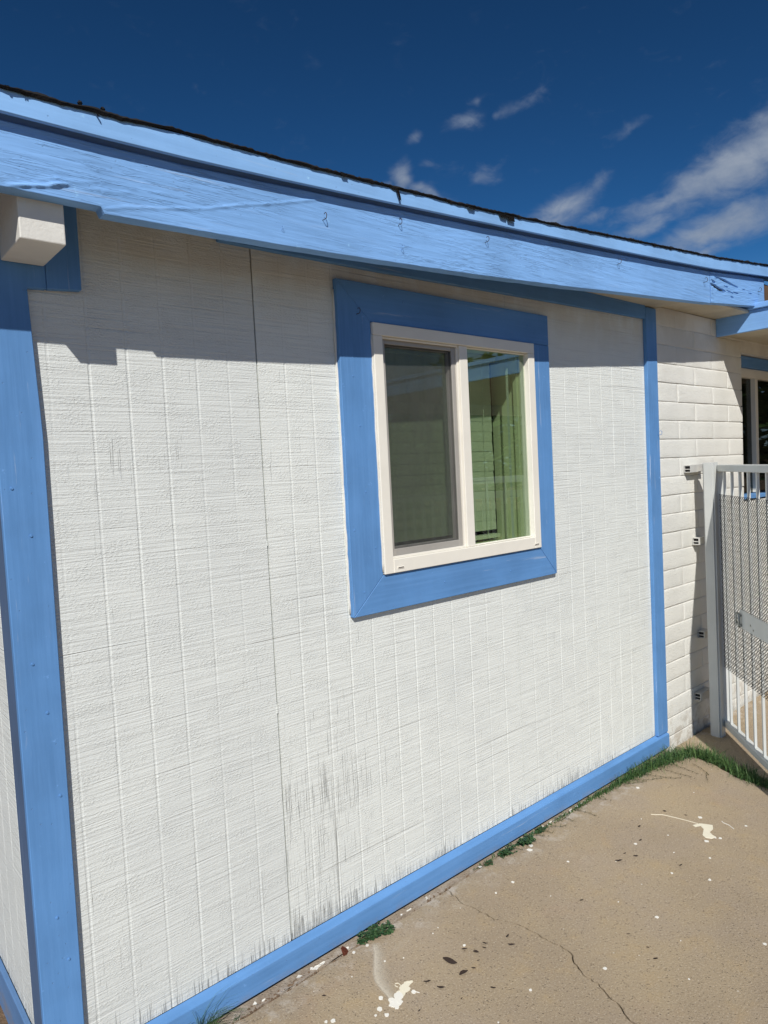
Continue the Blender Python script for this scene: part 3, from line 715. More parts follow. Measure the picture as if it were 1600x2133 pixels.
# ragged edge of the felt and shingle
def ragged(name, x0, x1, y, seed, drop, par):
    rr = random.Random(seed); vs_, fs = [], []; x = x0; k = 0; lump = 0
    while x < x1:
        zt = interp(EAVE, x, 3); 
        nz_ = noise.noise(Vector((x*7, seed, 0)))*0.5+0.5; n2 = noise.noise(Vector((x*55, seed, 4)))
        lo = zt+0.001-drop*max(0, nz_*1.1-0.2)-0.004*max(0, n2)-(0.022*max(0, noise.noise(Vector((x*13, seed, 9)))-0.28))
        hi = zt+0.007+0.006*noise.noise(Vector((x*16, seed, 2)))+0.004*noise.noise(Vector((x*90, seed, 3)))
        yf = y-0.004*noise.noise(Vector((x*18, seed, 6)))
        vs_ += [(x, yf-0.001, lo), (x, yf-0.006, (lo+hi)/2), (x, yf, hi), (x, yf+0.06, hi+0.004), (x, yf+0.006, lo+0.003)]
        if k:
            a = (k-1)*5; b = k*5
            fs += [(a, b, b+1, a+1), (a+1, b+1, b+2, a+2), (a+2, b+2, b+3, a+3), (a+4, b+4, b, a)]
        x += rr.uniform(0.004, 0.010); k += 1
    return pyd(name, vs_, fs, M['shingle'], par)
ragged('shingle_edge', -0.9, 5.1, -0.2765, 3, 0.011, roof)
for (x, L, w, dx) in [(1.505, 0.040, 0.013, 0.012), (0.585, 0.016, 0.006, 0.01), (2.02, 0.020, 0.05, 0), (2.06, 0.026, 0.055, 0.004), (0.41, 0.008, 0.01, 0), (0.44, 0.007, 0.012, 0), (1.30, 0.012, .03, 0), (1.85, 0.014, 0.05, 0)]:
    zt = interp(EAVE, x, 3); bm = bmesh.new(); rr = random.Random(int(x*1000)); n = 5; rows = []
    for j in range(5):
        t = j/4; rows.append([bm.verts.new((x+dx*t+w*(i/n-0.5)*(1-0.35*t)+rr.uniform(-1, 1)*w*.06, -0.2785-0.005*t+rr.uniform(-.0015, .0015), zt+0.006-L*t-(rr.uniform(0, L*.25) if j == 4 else 0))) for i in range(n+1)])
    for j in range(4):
        for i in range(n): bm.faces.new([rows[j][i], rows[j][i+1], rows[j+1][i+1], rows[j+1][i]])
    bmesh.ops.solidify(bm, geom=bm.faces[:], thickness=0.0025)
    bm_obj('torn_felt', bm, M['shingle'], roof)
for (x, s) in [(0.562, 0.010), (0.612, 0.009)]:
    bm = bmesh.new(); bmesh.ops.create_icosphere(bm, subdivisions=2, radius=s*0.55, matrix=Matrix.Translation((x, -0.265, interp(EAVE, x, 3)+0.016)))
    for v in bm.verts: v.co += Vector((rnd.uniform(-1, 1), rnd.uniform(-1, 1), rnd.uniform(-1, 1)))*s*0.12
    bm_obj('felt_scrap', bm, M['shingle'], roof)
# fascia strip in boards, butted with fine gaps
def band(name, x0, x1, yf, yb, kb, kt, mat, par, dz=(0, 0), grid=1):
    n = max(2, int((x1-x0)/0.09)); bm = bmesh.new(); cols = []
    for i in range(n+1):
        x = x0+(x1-x0)*i/n; zb = interp(EAVE, x, kb)+dz[0]; zt = interp(EAVE, x, kt)+dz[1]
        cols.append([bm.verts.new(p) for p in ((x, yf, zb), (x, yf, zt), (x, yb, zt), (x, yb, zb))])
    for A, B in zip(cols, cols[1:]):
        for k in range(4): bm.faces.new([A[k], B[k], B[(k+1) % 4], A[(k+1) % 4]])
    bm.faces.new(cols[0]); bm.faces.new(cols[-1][::-1])
    bmesh.ops.recalc_face_normals(bm, faces=bm.faces)
    es = [e for e in bm.edges if abs(e.verts[0].co.y-e.verts[1].co.y) < 1e-6 and abs(e.verts[0].co.x-e.verts[1].co.x) > 1e-4]
    bmesh.ops.bevel(bm, geom=es, offset=0.002, segments=1, affect='EDGES')
    return bm_obj(name, bm, mat, par)
BY = -0.247
for a, b in ((-0.9, 2.252), (2.2535, 4.165), (4.1665, 5.1)):
    band('fascia_strip', a, b, -0.2735, -0.2625, 2, 3, M['strip'], roof)
band('added_slot_backer', -0.9, 5.1, -0.2335, -0.2125, 2, 3, M['strip'], roof, (-0.0055, -0.004))  # added board behind the slot, turns it from black to dark blue
# the deep eave beam: faces are fine grids so paint ridges and the split end are real relief
LONG_RIDGES = [([(.604, 2.256), (.655, 2.271), (.738, 2.286), (.854, 2.308), (.966, 2.341), (1.056, 2.363), (1.152, 2.39), (1.229, 2.413)], .0026),
               ([(.414, 2.267), (.448, 2.275), (.483, 2.281), (.526, 2.295)], .005), ([(.477, 2.294), (.511, 2.303)], .003), ([(.491, 2.289), (.518, 2.295)], .004),
               ([(.526, 2.303), (.57, 2.31), (.603, 2.318)], .002), ([(.573, 2.295), (.618, 2.303)], .0022), ([(.607, 2.296), (.667, 2.307)], .0025)]
GOUGES = [([(3.798, 2.561), (3.935, 2.554), (4.086, 2.544)], .0045), ([(3.751, 2.52), (3.827, 2.508), (3.925, 2.501)], .0075), ([(3.759, 2.541), (3.796, 2.531)], .0075),
          ([(3.751, 2.515), (3.776, 2.516)], .007), ([(3.939, 2.509), (4.021, 2.503)], .003), ([(4.028, 2.51), (4.084, 2.51)], .0028), ([(3.992, 2.482), (4.027, 2.481)], .0028),
          ([(3.907, 2.528), (3.954, 2.527)], .003), ([(3.83, 2.563), (3.909, 2.562), (4.017, 2.551)], .0022), ([(4.15, 2.54), (4.179, 2.542)], .002), ([(4.23, 2.532), (4.282, 2.533)], .002),
          ([(3.826, 2.494), (3.905, 2.493)], .002)]
def segd(px_, pz, path):
    best = 9; tt = 0
    for k, (a, b) in enumerate(zip(path, path[1:])):
        ax, az_ = a; bx, bz = b; L2 = (bx-ax)**2+(bz-az_)**2
        t = max(0, min(1, ((px_-ax)*(bx-ax)+(pz-az_)*(bz-az_))/L2))
        # distances along the board count less, so the splits stay long and narrow
        d = math.hypot((px_-ax-(bx-ax)*t)*0.55, pz-az_-(bz-az_)*t)
        if d < best: best = d; tt = (k+t)/(len(path)-1)
    return best, tt
def beam_board(name, x0, x1, dx, nz, zlift, mat, par, gouge=False, yoff=0.0):
    n = int((x1-x0)/dx); vs_, fs, rot = [], [], []
    for i in range(n+1):
        x = x0+(x1-x0)*i/n; zb = interp(EAVE, x, 1)+zlift+(0.015 if (not gouge and x < 0.602) else 0); zt = interp(EAVE, x, 2)-0.006+0.002*noise.noise(Vector((x*3, 1, 1)))
        for j in range(nz+1):
            t = j/nz; z = zb+(zt-zb)*t
            d = 0.0006*noise.noise(Vector((x*4, z*60, 3)))+0.0007*noise.noise(Vector((x*9, z*140, 7)))
            rm = max(0, noise.noise(Vector((x*2.4, z*9, 11)))+0.05)
            rg = abs(noise.noise(Vector((x*7.0, z*75, 5))))
            d += 0.0022*rm*max(0, 1-rg/0.12)
            r_ = 0.0
            if gouge:
                for path, w in GOUGES:
                    q, tt = segd(x, z, path)
                    w2 = 1.35*w*(0.35+0.65*math.sin(math.pi*min(1, max(0, 0.12+0.76*tt))))*(0.75+0.6*noise.noise(Vector((x*30, z*60, w*900))))
                    f = max(0, 1-q/max(w2, 1e-4)); r_ = max(r_, min(1, f*3.2))
                e = max(0, 1-(x-x0)/0.10)
                d += e*0.004*noise.noise(Vector((x*22, z*60, 2)))+0.004*math.exp(-((z-2.51)/0.06)**2)*abs(noise.noise(Vector((x*5, z*70-x*14, 8))))
                d -= 0.020*r_
            else:
                for path, h in LONG_RIDGES:
                    if path[0][0]-.03 < x < path[-1][0]+.03:
                        q, tt = segd(x, z, path); wob = 0.003*noise.noise(Vector((x*25, 0, 4)))
                        d += 1.5*h*max(0, 1-abs(q+wob)/0.0055)*(0.5+0.8*abs(noise.noise(Vector((x*31, 1, 6)))))
            vs_.append((x, BY+yoff-d, z)); rot.append(r_)
    for i in range(n):
        for j in range(nz):
            a = i*(nz+1)+j; fs.append((a, a+nz+1, a+nz+2, a+1))
    m = nz+1; N = len(vs_)
    base = N
    for i in range(n+1):
        x = x0+(x1-x0)*i/n; zb = interp(EAVE, x, 1)+zlift+(0.015 if (not gouge and x < 0.602) else 0)+0.002*noise.noise(Vector((x*8, 2, 2))); zt = interp(EAVE, x, 2)-0.006
        vs_ += [(x, -0.209, zb), (x, -0.209, zt)]; rot += [0, 0]
    for i in range(n):
        fs += [(i*m, base+2*i, base+2*i+2, (i+1)*m), (i*m+nz, (i+1)*m+nz, base+2*i+3, base+2*i+1), (base+2*i, base+2*i+1, base+2*i+3, base+2*i+2)]
    fs.append(tuple([j for j in range(m)]+[base+1, base])); e = n*m
    fs.append(tuple([e+j for j in range(m-1, -1, -1)]+[base+2*n, base+2*n+1]))
    o = pyd(name, vs_, fs, mat, par)
    at = o.data.attributes.new('rot', 'FLOAT', 'POINT'); at.data.foreach_set('value', rot)
    for p in o.data.polygons[:n*nz]: p.use_smooth = True
    return o
beam_board('eave_beam', -0.9, 3.7445, 0.007, 54, 0.0, M['beam'], roof)
setp(beam_board('eave_beam', 3.7465, 4.452, 0.0035, 96, 0.003, M['rot'], roof, True, -0.001), 'split and rotten end of the pale blue eave beam')
for x, z, s in [(1.237, 2.36, .85), (1.535, 2.402, .8), (1.954, 2.422, .85), (2.834, 2.482, .95), (3.666, 2.519, 1.0), (4.358, 2.561, 1.0), (1.093, 2.303, 0.4), (1.542, 2.325, 0.6)]:
    screw_hook(x, BY, z, roof, s, 'rust' if s > .7 else 'beam')
# soffit, rafter tail
sv, sf = [], []
for x in (0.38, 0.8, 1.6, 2.5, 3.2, 3.605): sv += [(x, -0.208, 2.424), (x, 0.03, 2.424)]
for i in range(5): sf.append((2*i, 2*i+1, 2*i+3, 2*i+2))
pyd('soffit', sv, sf, M['soffit'], roof)
box('soffit', (3.59, -0.2085, 2.4385), (3.93, 0.11, 2.455), M['soffit'], roof, 0.002)
box('soffit', (3.932, -0.2085, 2.4405), (4.60, 0.11, 2.456), M['soffit'], roof, 0.002)
bm = bmesh.new(); add_box(bm, (0.430, -0.2085, 2.171), (0.5275, -0.0215, 2.42))
bmesh.ops.recalc_face_normals(bm, faces=bm.faces); bev(bm, 0.003, 2)
bm_obj('rafter_tail', bm, M['white_wood'], roof)
box('rafter_tail', (4.455, -0.238, 2.512), (4.80, -0.20, 2.62), M['brown'], roof, 0.002)

# ------------------------------------------------------------------ porch roof at the right
porch = box('porch_roof', (4.352, -3.6, 2.40), (7.6, -0.012, 2.425), M['shingle'], house, 0)
box('porch_fascia', (4.330, -3.6, 2.334), (4.351, -0.0165, 2.452), M['fascia_y'], porch, 0.002)
box('porch_drip_edge', (4.312, -3.62, 2.4535), (4.36, -0.0165, 2.486), M['fascia_y'], porch, 0.003)
nb = 12
for i in range(nb):
    a = 4.353+i*0.27
    box('porch_ceiling_board', (a, -3.58, 2.352), (a+0.2665, -0.013, 2.368), M['soffit'], porch, 0.002)
box('porch_beam', (4.36, -3.55, 2.24), (7.6, -3.46, 2.351), M['white_wood'], porch, 0.003)
for x in (4.42, 7.4): box('porch_post', (x, -3.55, 0.0), (x+0.09, -3.46, 2.2395), M['white_wood'], porch, 0.004)

# ------------------------------------------------------------------ gate post with tube stubs
gp = setp(empty('gate_post', (3.965, -0.128, 0.004)), 'grey white steel gate post with tube stubs beside the white block wall', 'gate post')
gp.matrix_world = Matrix.Translation((0, 0, 0))
bm = bmesh.new(); add_box(bm, (3.928, -0.162, 0.0), (3.994, -0.098, 1.580)); bmesh.ops.recalc_face_normals(bm, faces=bm.faces)
bmesh.ops.bevel(bm, geom=[e for e in bm.edges if abs(e.verts[0].co.z-e.verts[1].co.z) > 1], offset=0.009, segments=4, affect='EDGES')
bm_obj('post_tube', bm, M['gate'], gp, False)
def stub(x0, x1, zc, y0=-0.152, y1=-0.110, h=0.042):
    t = 0.004; bm = bmesh.new()
    add_box(bm, (x0, y0, zc-h/2), (x1, y1, zc-h/2+t)); add_box(bm, (x0, y0, zc+h/2-t), (x1, y1, zc+h/2))
    add_box(bm, (x0, y0, zc-h/2+t), (x1, y0+t, zc+h/2-t)); add_box(bm, (x0, y1-t, zc-h/2+t), (x1, y1, zc+h/2-t))
    b = bm_obj('tube_stub', bm, M['bracket'], gp)
    box('tube_shade_fill', (x0+0.012, y0+t, zc-h/2+t), (x1, y1-t, zc+h/2-t), M['dark'], b, 0)  # near-black fill stands in for the shade inside the tube
    box('tube_web', (x0+0.001, y0+t, zc-0.004), (x0+0.0115, y1-t, zc), M['bracket'], b, 0)
    return b
for a_, z_ in ((3.882, 1.551), (3.957, 1.129), (3.986, 0.575), (3.918, 0.222)): stub(a_, 4.06, z_, -0.0565, -0.0165, 0.041)
# ------------------------------------------------------------------ gate
GO = (4.012, -0.150); GD = Vector((-math.sin(R(47.5)), -math.cos(R(47.5)))); GN = Vector((GD.y, -GD.x))   # GN points towards the house side
GL = 1.20
gate = setp(empty('gate', (GO[0], GO[1], 0.05)), 'white steel bar gate with expanded metal sheet standing open on the post', 'gate')
gate.matrix_world = Matrix.Translation((0, 0, 0))
def gbox(name, l0, l1, t0, t1, z0, z1, mat, b=0.003, par=None):
    bm = bmesh.new(); obox(bm, GO, GD, GN, l0, l1, t0, t1, z0, z1); bmesh.ops.recalc_face_normals(bm, faces=bm.faces); bev(bm, b, 1)
    return bm_obj(name, bm, mat, par or gate)
gbox('stile', 0.0, 0.038, -0.019, 0.019, 0.058, 1.566, M['gate'])
gbox('stile', GL, GL+0.038, -0.019, 0.019, 0.058, 1.566, M['gate'])
gbox('rail', 0.0385, GL-0.0005, -0.019, 0.019, 1.528, 1.566, M['gate'])
gbox('rail', 0.0385, GL-0.0005, -0.019, 0.019, 0.058, 0.096, M['gate'])
l = 0.098
while l < GL-0.03:
    gbox('bar', l-0.0068, l+0.0068, -0.0068, 0.0068, 0.0965, 1.5275, M['gate'], 0.0015); l += 0.110
# hinges
for z in (1.40, 0.27):
    bm = bmesh.new(); add_tube(bm, [(4.000, -0.158, z-0.045), (4.000, -0.158, z+0.045)], 0.009, 10); bm_obj('hinge', bm, M['gate'], gate, True)
# expanded metal: zig-zag strands with real thickness, on the camera side of the bars
bm = bmesh.new(); dw, dh, th, tw = 0.0262, 0.0330, 0.0015, 0.0025
Z0, Z1, L0, L1 = 0.41, 1.402, 0.040, GL-0.002
tcam = 0.0090
def P(l, t, z): return (GO[0]+GD.x*l+GN.x*t, GO[1]+GD.y*l+GN.y*t, z)
ncol = int((L1-L0)/dw); nrow = int((Z1-Z0)/dh)
for i in range(ncol):
    for s in (1, -1):
        xc = L0+dw*(i+0.5); pts = []
        for j in range(nrow*2+1):
            sg = s*(1 if j % 2 else -1); pts.append((xc+sg*dw*0.5*(0.94 if s > 0 else 0.94), Z0+dh*0.5*j))
        prev = None
        for (a, z) in pts:
            q = [bm.verts.new(P(a-tw, tcam-th*s, z)), bm.verts.new(P(a+tw, tcam-th*s+0.0008, z)), bm.verts.new(P(a+tw, tcam+th, z)), bm.verts.new(P(a-tw, tcam+th, z))]
            if prev:
                for k in range(4): bm.faces.new([prev[k], q[k], q[(k+1) % 4], prev[(k+1) % 4]])
            prev = q
em = bm_obj('expanded_metal', bm, M['mesh'], gate); em['kind'] = 'stuff'
lp = gbox('latch_plate', 0.340, 1.08, 0.024, 0.029, 0.711, 0.808, M['gate'], 0.0012)
bm = bmesh.new()
for z in (0.728, 0.780):
    add_tube(bm, [P(0.300, 0.026, z), P(0.317, 0.038, z), P(0.340, 0.040, z), P(0.373, 0.036, z)], 0.0055, 8)
add_tube(bm, [P(0.360, 0.040, 0.716), P(0.360, 0.040, 0.79)], 0.006, 8)
add_tube(bm, [P(0.317, 0.038, 0.728), P(0.317, 0.038, 0.780)], 0.004, 8)
bm_obj('latch_bolt', bm, M['steel'], gate, True)
for l, z in ((0.48, 0.752), (0.515, 0.735), (0.70, 0.76)):
    bm = bmesh.new(); add_tube(bm, [P(l, 0.029, z), P(l, 0.0315, z)], 0.005, 8); bm_obj('rivet', bm, M['steel'], lp)
LEAN = Matrix.Translation((4.0, -.14, .80)) @ Matrix.Rotation(-0.011, 4, 'Y') @ Matrix.Translation((-4.0, .14, -.80))
gp.matrix_world = LEAN; gate.matrix_world = LEAN
# ------------------------------------------------------------------ paint spills on the slab
def blob(name, pts, par, mat, z=0.0016, seed=0):
    bm = bmesh.new(); rr = random.Random(seed)
    c = Vector((sum(p[0] for p in pts)/len(pts), sum(p[1] for p in pts)/len(pts)))
    A = [bm.verts.new((p[0], p[1], z)) for p in pts]; B = [bm.verts.new((c.x+(p[0]-c.x)*1.03, c.y+(p[1]-c.y)*1.03, 0.0002)) for p in pts]
    f = bm.faces.new(A); n = len(pts)
    for i in range(n): bm.faces.new([A[i], B[i], B[(i+1) % n], A[(i+1) % n]])
    bmesh.ops.triangulate(bm, faces=[f])
    return bm_obj(name, bm, mat, par)
def rblob(x, y, r, par, mat, seed, ex=1.0, z=0.0016):
    rr = random.Random(seed); n = 11; ph = rr.uniform(0, 6)
    pts = []
    for k in range(n):
        t = 2*math.pi*k/n; q = r*(0.72+0.42*rr.random()); pts.append((x+q*math.cos(t)*ex, y+q*math.sin(t)/ex))
    return blob('paint_splash', pts, par, mat, z, seed)
SPL_C = [(1.366, -.302, .014, 1.3), (1.345, -.310, .017, 1.0), (1.352, -.318, .009, 1.0), (1.322, -.318, .014, .9), (1.309, -.318, .016, 1.0), (1.300, -.328, .014, 1.0), (1.286, -.338, .017, 1.0), (1.283, -.318, .011, 1.0), (1.274, -.332, .010, 1.2), (1.276, -.350, .008, 1.0), (1.297, -.342, .009, 1.0)]
for i, (x, y, r_, ex) in enumerate(SPL_C): rblob(x, y, r_, slab_a, M['palepaint'] if i < 4 else M['whitepaint'], 40+i, ex, 0.0014+0.0001*i)
def thread(pts, par, mat, r_=0.0013):
    bm = bmesh.new(); add_tube(bm, [(p[0], p[1], 0.0008) for p in pts], r_, 5); return bm_obj('paint_thread', bm, mat, par)
thread([(1.334, -.292), (1.331, -.281), (1.338, -.274), (1.346, -.280), (1.345, -.290), (1.340, -.300)], slab_a, M['palepaint'])
thread([(1.352, -.306), (1.362, -.300), (1.366, -.296), (1.374, -.302), (1.379, -.306)], slab_a, M['palepaint'])
thread([(1.318, -.304), (1.328, -.308), (1.336, -.316), (1.330, -.326), (1.318, -.332)], slab_a, M['palepaint'])
thread([(1.356, -.338), (1.362, -.348), (1.366, -.356)], slab_a, M['whitepaint'])
DOTS_A = [(1.355, -.34, .011), (1.266, -.288, .012), (1.235, -.32, .013), (1.21, -.33, .007), (1.235, -.351, .011), (1.388, -.073, .009), (1.333, -.068, .009), (1.38, -.175, .006), (1.435, -.207, .004), (1.622, -.307, .008), (1.59, -.189, .004), (1.625, -.179, .003), (1.258, -.154, .003), (1.106, -.257, .013), (1.09, -.245, .008), (1.617, -.588, .008), (1.45, -.60, .004), (1.52, -.70, .004)]
for i, (x, y, r_) in enumerate(DOTS_A): rblob(x, y, r_*0.66, slab_a, M['whitepaint'], 80+i)
DOTS_B = [(2.021, -.194, .010), (1.922, -.193, .007), (2.287, -.264, .008), (2.594, -.387, .010), (2.497, -.595, .008), (2.554, -.715, .009), (2.209, -.685, .010), (2.70, -.651, .007), (1.799+.06, -.696, .010), (2.326, -.998, .010), (2.988, -.477, .014), (2.875, -.616, .010), (2.814, -.586, .013), (2.865, -.60, .006), (3.067, -.133, .014), (2.193, -.545, .004), (2.64, -.531, .005), (2.25, -.10, .018), (2.28, -.085, .014), (2.42, -.40, .003), (2.8, -.3, .004), (2.05, -.35, .003), (3.2, -.35, .004), (2.35, -.55, .003), (2.0, -.9, .005), (2.15, -.8, .003), (2.75, -.45, .005), (3.05, -.65, .008)]
for i, (x, y, r_) in enumerate(DOTS_B): rblob(x, y, r_*0.66, slab_b, M['whitepaint'], 140+i)
blob('paint_splash', [(2.902, -.486), (2.935, -.501), (2.947, -.521), (2.959, -.546), (2.928, -.562), (2.894, -.562), (2.879, -.581), (2.873, -.598), (2.849, -.591), (2.84, -.57), (2.852, -.552), (2.901, -.534), (2.917, -.514), (2.895, -.503)], slab_b, M['palepaint'])
thread([(2.866, -.31), (2.899, -.349), (2.905, -.37), (2.912, -.397), (2.922, -.446), (2.929, -.495)], slab_b, M['palepaint'], 0.0013)
thread([(3.02, -.56), (3.011, -.569), (3.007, -.596), (2.988, -.625)], slab_b, M['whitepaint'], 0.0016)
for i, (x, y, r_, ex) in enumerate([(1.205, -.036, .012, 1.9), (1.225, -.034, .008, 1.6), (1.33, -.034, .007, 1.3), (0.79, -.040, .010, 1.5), (1.00, -.038, .005, 1.4), (1.62, -.032, .006, 2.0), (2.42, -.024, .006, 2.4), (2.50, -.023, .006, 2.4), (2.66, -.023, .006, 2.2)]): rblob(x, y, r_, ledge, M['whitepaint'], 300+i, ex, -0.0016)
# thin pale smear over the slab, fading out to its right
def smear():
    s = NB('pale_slab_smear', 0.8)
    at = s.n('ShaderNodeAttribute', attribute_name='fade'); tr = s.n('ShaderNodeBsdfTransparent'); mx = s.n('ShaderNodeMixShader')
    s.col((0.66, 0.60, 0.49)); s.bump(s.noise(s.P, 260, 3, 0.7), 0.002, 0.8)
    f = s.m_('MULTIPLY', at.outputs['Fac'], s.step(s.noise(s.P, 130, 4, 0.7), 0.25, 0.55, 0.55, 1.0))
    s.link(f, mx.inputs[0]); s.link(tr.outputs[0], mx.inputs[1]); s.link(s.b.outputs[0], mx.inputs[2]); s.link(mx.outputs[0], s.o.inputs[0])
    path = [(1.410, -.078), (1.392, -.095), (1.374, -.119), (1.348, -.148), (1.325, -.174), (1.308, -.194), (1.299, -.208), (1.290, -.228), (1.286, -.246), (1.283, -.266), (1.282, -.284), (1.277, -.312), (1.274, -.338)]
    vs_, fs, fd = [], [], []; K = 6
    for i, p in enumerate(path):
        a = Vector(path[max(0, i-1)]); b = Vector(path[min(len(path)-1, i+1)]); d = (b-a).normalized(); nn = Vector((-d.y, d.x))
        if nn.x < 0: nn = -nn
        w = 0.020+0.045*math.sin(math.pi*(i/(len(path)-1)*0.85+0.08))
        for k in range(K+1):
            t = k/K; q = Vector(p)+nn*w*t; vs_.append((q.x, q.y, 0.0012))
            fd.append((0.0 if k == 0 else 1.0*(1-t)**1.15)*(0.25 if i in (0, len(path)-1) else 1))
    for i in range(len(path)-1):
        for k in range(K): a = i*(K+1)+k; fs.append((a, a+1, a+K+2, a+K+1))
    o = pyd('pale_smear', vs_, fs, s.m, slab_a); at = o.data.attributes.new('fade', 'FLOAT', 'POINT'); at.data.foreach_set('value', fd)
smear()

# ------------------------------------------------------------------ dry leaves and scraps
def leaf_mesh(seed, L=1.0):
    rr = random.Random(seed); n = 6; vs_, fs = [], []; bend = rr.uniform(.15, .5); roll = rr.uniform(.2, .6); wd = rr.uniform(.16, .26)
    for i in range(n+1):
        t = i/n; w = wd*math.sin(math.pi*min(1, t*0.93+0.05))**0.8; x = (t-0.5); zc = bend*(x*x)*1.1
        yb = 0.10*math.sin(t*3+seed)
        vs_ += [(x, yb-w, zc+roll*w), (x, yb, zc), (x, yb+w, zc+roll*w*rr.uniform(.4, 1.3))]
    for i in range(n):
        a = i*3; fs += [(a, a+3, a+4, a+1), (a+1, a+4, a+5, a+2)]
    me = bpy.data.meshes.new('dry_leaf'); me.from_pydata(vs_, [], fs); me.materials.append(M['deadleaf'])
    for p in me.polygons: p.use_smooth = True
    return me
LM = [leaf_mesh(i) for i in range(6)]
LEAVES = [(1.607, -.323, 18), (1.625, -.358, 16), (1.679, -.351, 15), (1.661, -.363, 12), (1.738, -.417, 20), (1.76, -.382, 15), (1.562, -.404, 13), (1.524, -.396, 26), (1.542, -.502, 14), (2.434, -.405, 24), (2.634, -.387, 14), (2.732, -.328, 14), (2.57, -.596, 14), (2.933, -.341, 14), (2.963, -.425, 12), (2.511, -.435, 16), (2.497, -.394, 11), (2.011, -.786, 12), (2.106, -.448, 14), (2.042, -.742, 9), (2.058, -.663, 10), (1.416, -.339, 20), (1.429, -.387, 20), (1.315, -.409, 9), (1.44, -.465, 8), (1.144, -.159, 11), (1.60, -.39, 10)]
LEAF_LABEL = {4: 'thick dark leaf nearest the long crack on its left side', 5: 'thin dark leaf lying just left of the crack, next to a thicker leaf',
    7: 'long thin dark leaf directly below the largest leaf on the concrete', 8: 'small dark leaf alone at the bottom edge, below the leaf cluster',
    9: 'curved black leaf alone on open concrete midway between crack and cream paint spill', 10: 'small dark leaf just left of the cream paint spill',
    11: 'small dark leaf up and left of the cream paint spill', 12: 'thin dark leaf on open concrete below the cream paint spill', 13: 'dark leaf touching the pale paint line above the cream spill',
    14: 'dark scrap right beside the pale paint line near the cream spill', 15: 'dark sliver just above the curved black leaf', 16: 'tiny dark sliver left of the curved black leaf',
    17: 'dark leaf far down the slab, right of the lower crack', 18: 'greyish leaf on the concrete right of the upper crack', 19: 'dark speck of leaf right of the middle of the crack', 20: 'dark leaf crumb between the crack and the open slab centre',
    21: 'dark leaf just right of the cream and white paint cluster', 22: 'narrow dark leaf below another leaf, right of the paint cluster', 23: 'dark leaf crumb just below the white paint cluster',
    24: 'dark leaf crumb at the bottom edge right of the paint cluster', 25: 'lone dark leaf crumb left of the pale smear near the baseboard'}
for i, (x, y, s_) in enumerate(LEAVES):
    o = bpy.data.objects.new('dry_leaf', LM[i % 6]); COL.objects.link(o)
    o.location = (x, y, 0.002); o.scale = (s_*.001*1.25,)*3; o.rotation_euler = (rnd.uniform(-.2, .2), rnd.uniform(-.15, .15), -0.75+rnd.gauss(0, .55))
    setp(o, LEAF_LABEL.get(i, 'tiny dark leaf in the loose cluster between the largest leaf and the long crack'), 'leaf', 'dark dry leaves scattered on the concrete')
big = leaf_mesh(77)
o = bpy.data.objects.new('dry_leaf', big); COL.objects.link(o); o.location = (1.532, -.327, 0.002); o.scale = (0.048, 0.062, 0.03); o.rotation_euler = (0.1, 0.05, -0.9)
setp(o, 'largest dark leaf on the concrete, broad with a pointed tip', 'leaf', 'dark dry leaves scattered on the concrete')
bm = bmesh.new(); pts = [(-.022, -.010), (-.012, .014), (.004, .016), (.022, .004), (.018, -.008), (0, -.014)]
A = [bm.verts.new((x, y, 0.004+0.008*(i in (1, 2)))) for i, (x, y) in enumerate(pts)]; f = bm.faces.new(A)
bmesh.ops.solidify(bm, geom=[f], thickness=0.007)
o = bm_obj('terracotta_shard', bm, M['terracotta']); o.location = (1.306, -0.048, 0.004); o.rotation_euler = (0.5, 0.2, 0.4); o.scale = (0.95,)*3
setp(o, 'red brown terracotta shard lying in the gap under the blue baseboard', 'shard')

# paint flakes, moss and crumbs in the gap below the baseboard
bm = bmesh.new(); rr = random.Random(31)
for (a, b, n, y0, y1) in ((0.80, 1.32, 10, -.045, -.028), (2.35, 3.0, 34, -.034, -.022), (1.5, 2.1, 6, -.036, -.026)):
    for _ in range(n):
        x, y = rr.uniform(a, b), rr.uniform(y0, y1); s_ = rr.uniform(.003, .011); t = rr.uniform(0, 6)
        q = [bm.verts.new((x+s_*math.cos(t+k*1.57)*rr.uniform(.5, 1.2), y+s_*math.sin(t+k*1.57)*rr.uniform(.5, 1.0), -0.002+rr.uniform(0, .004))) for k in range(4)]
        try: bm.faces.new(q)
        except ValueError: pass
setp(bm_obj('paint_flakes', bm, M['whitepaint']), 'white paint flakes fallen into the gap under the blue baseboard', 'paint flakes', None, 'stuff')
bm = bmesh.new()
for _ in range(420):
    x = rr.gauss(1.03, .10) if rr.random() < .6 else rr.uniform(.8, 2.2); y = rr.uniform(-.060, -.030); s_ = rr.uniform(.0015, .0055)
    bmesh.ops.create_icosphere(bm, subdivisions=1, radius=s_, matrix=Matrix.Translation((x, y, -0.012+rr.uniform(0, .008))) @ Matrix.Scale(rr.uniform(.5, 1.5), 4, (1, 0, 0)))
setp(bm_obj('soil_crumbs', bm, M['dirt']), 'brown soil crumbs filling the gap between slab and baseboard', 'soil', None, 'stuff')

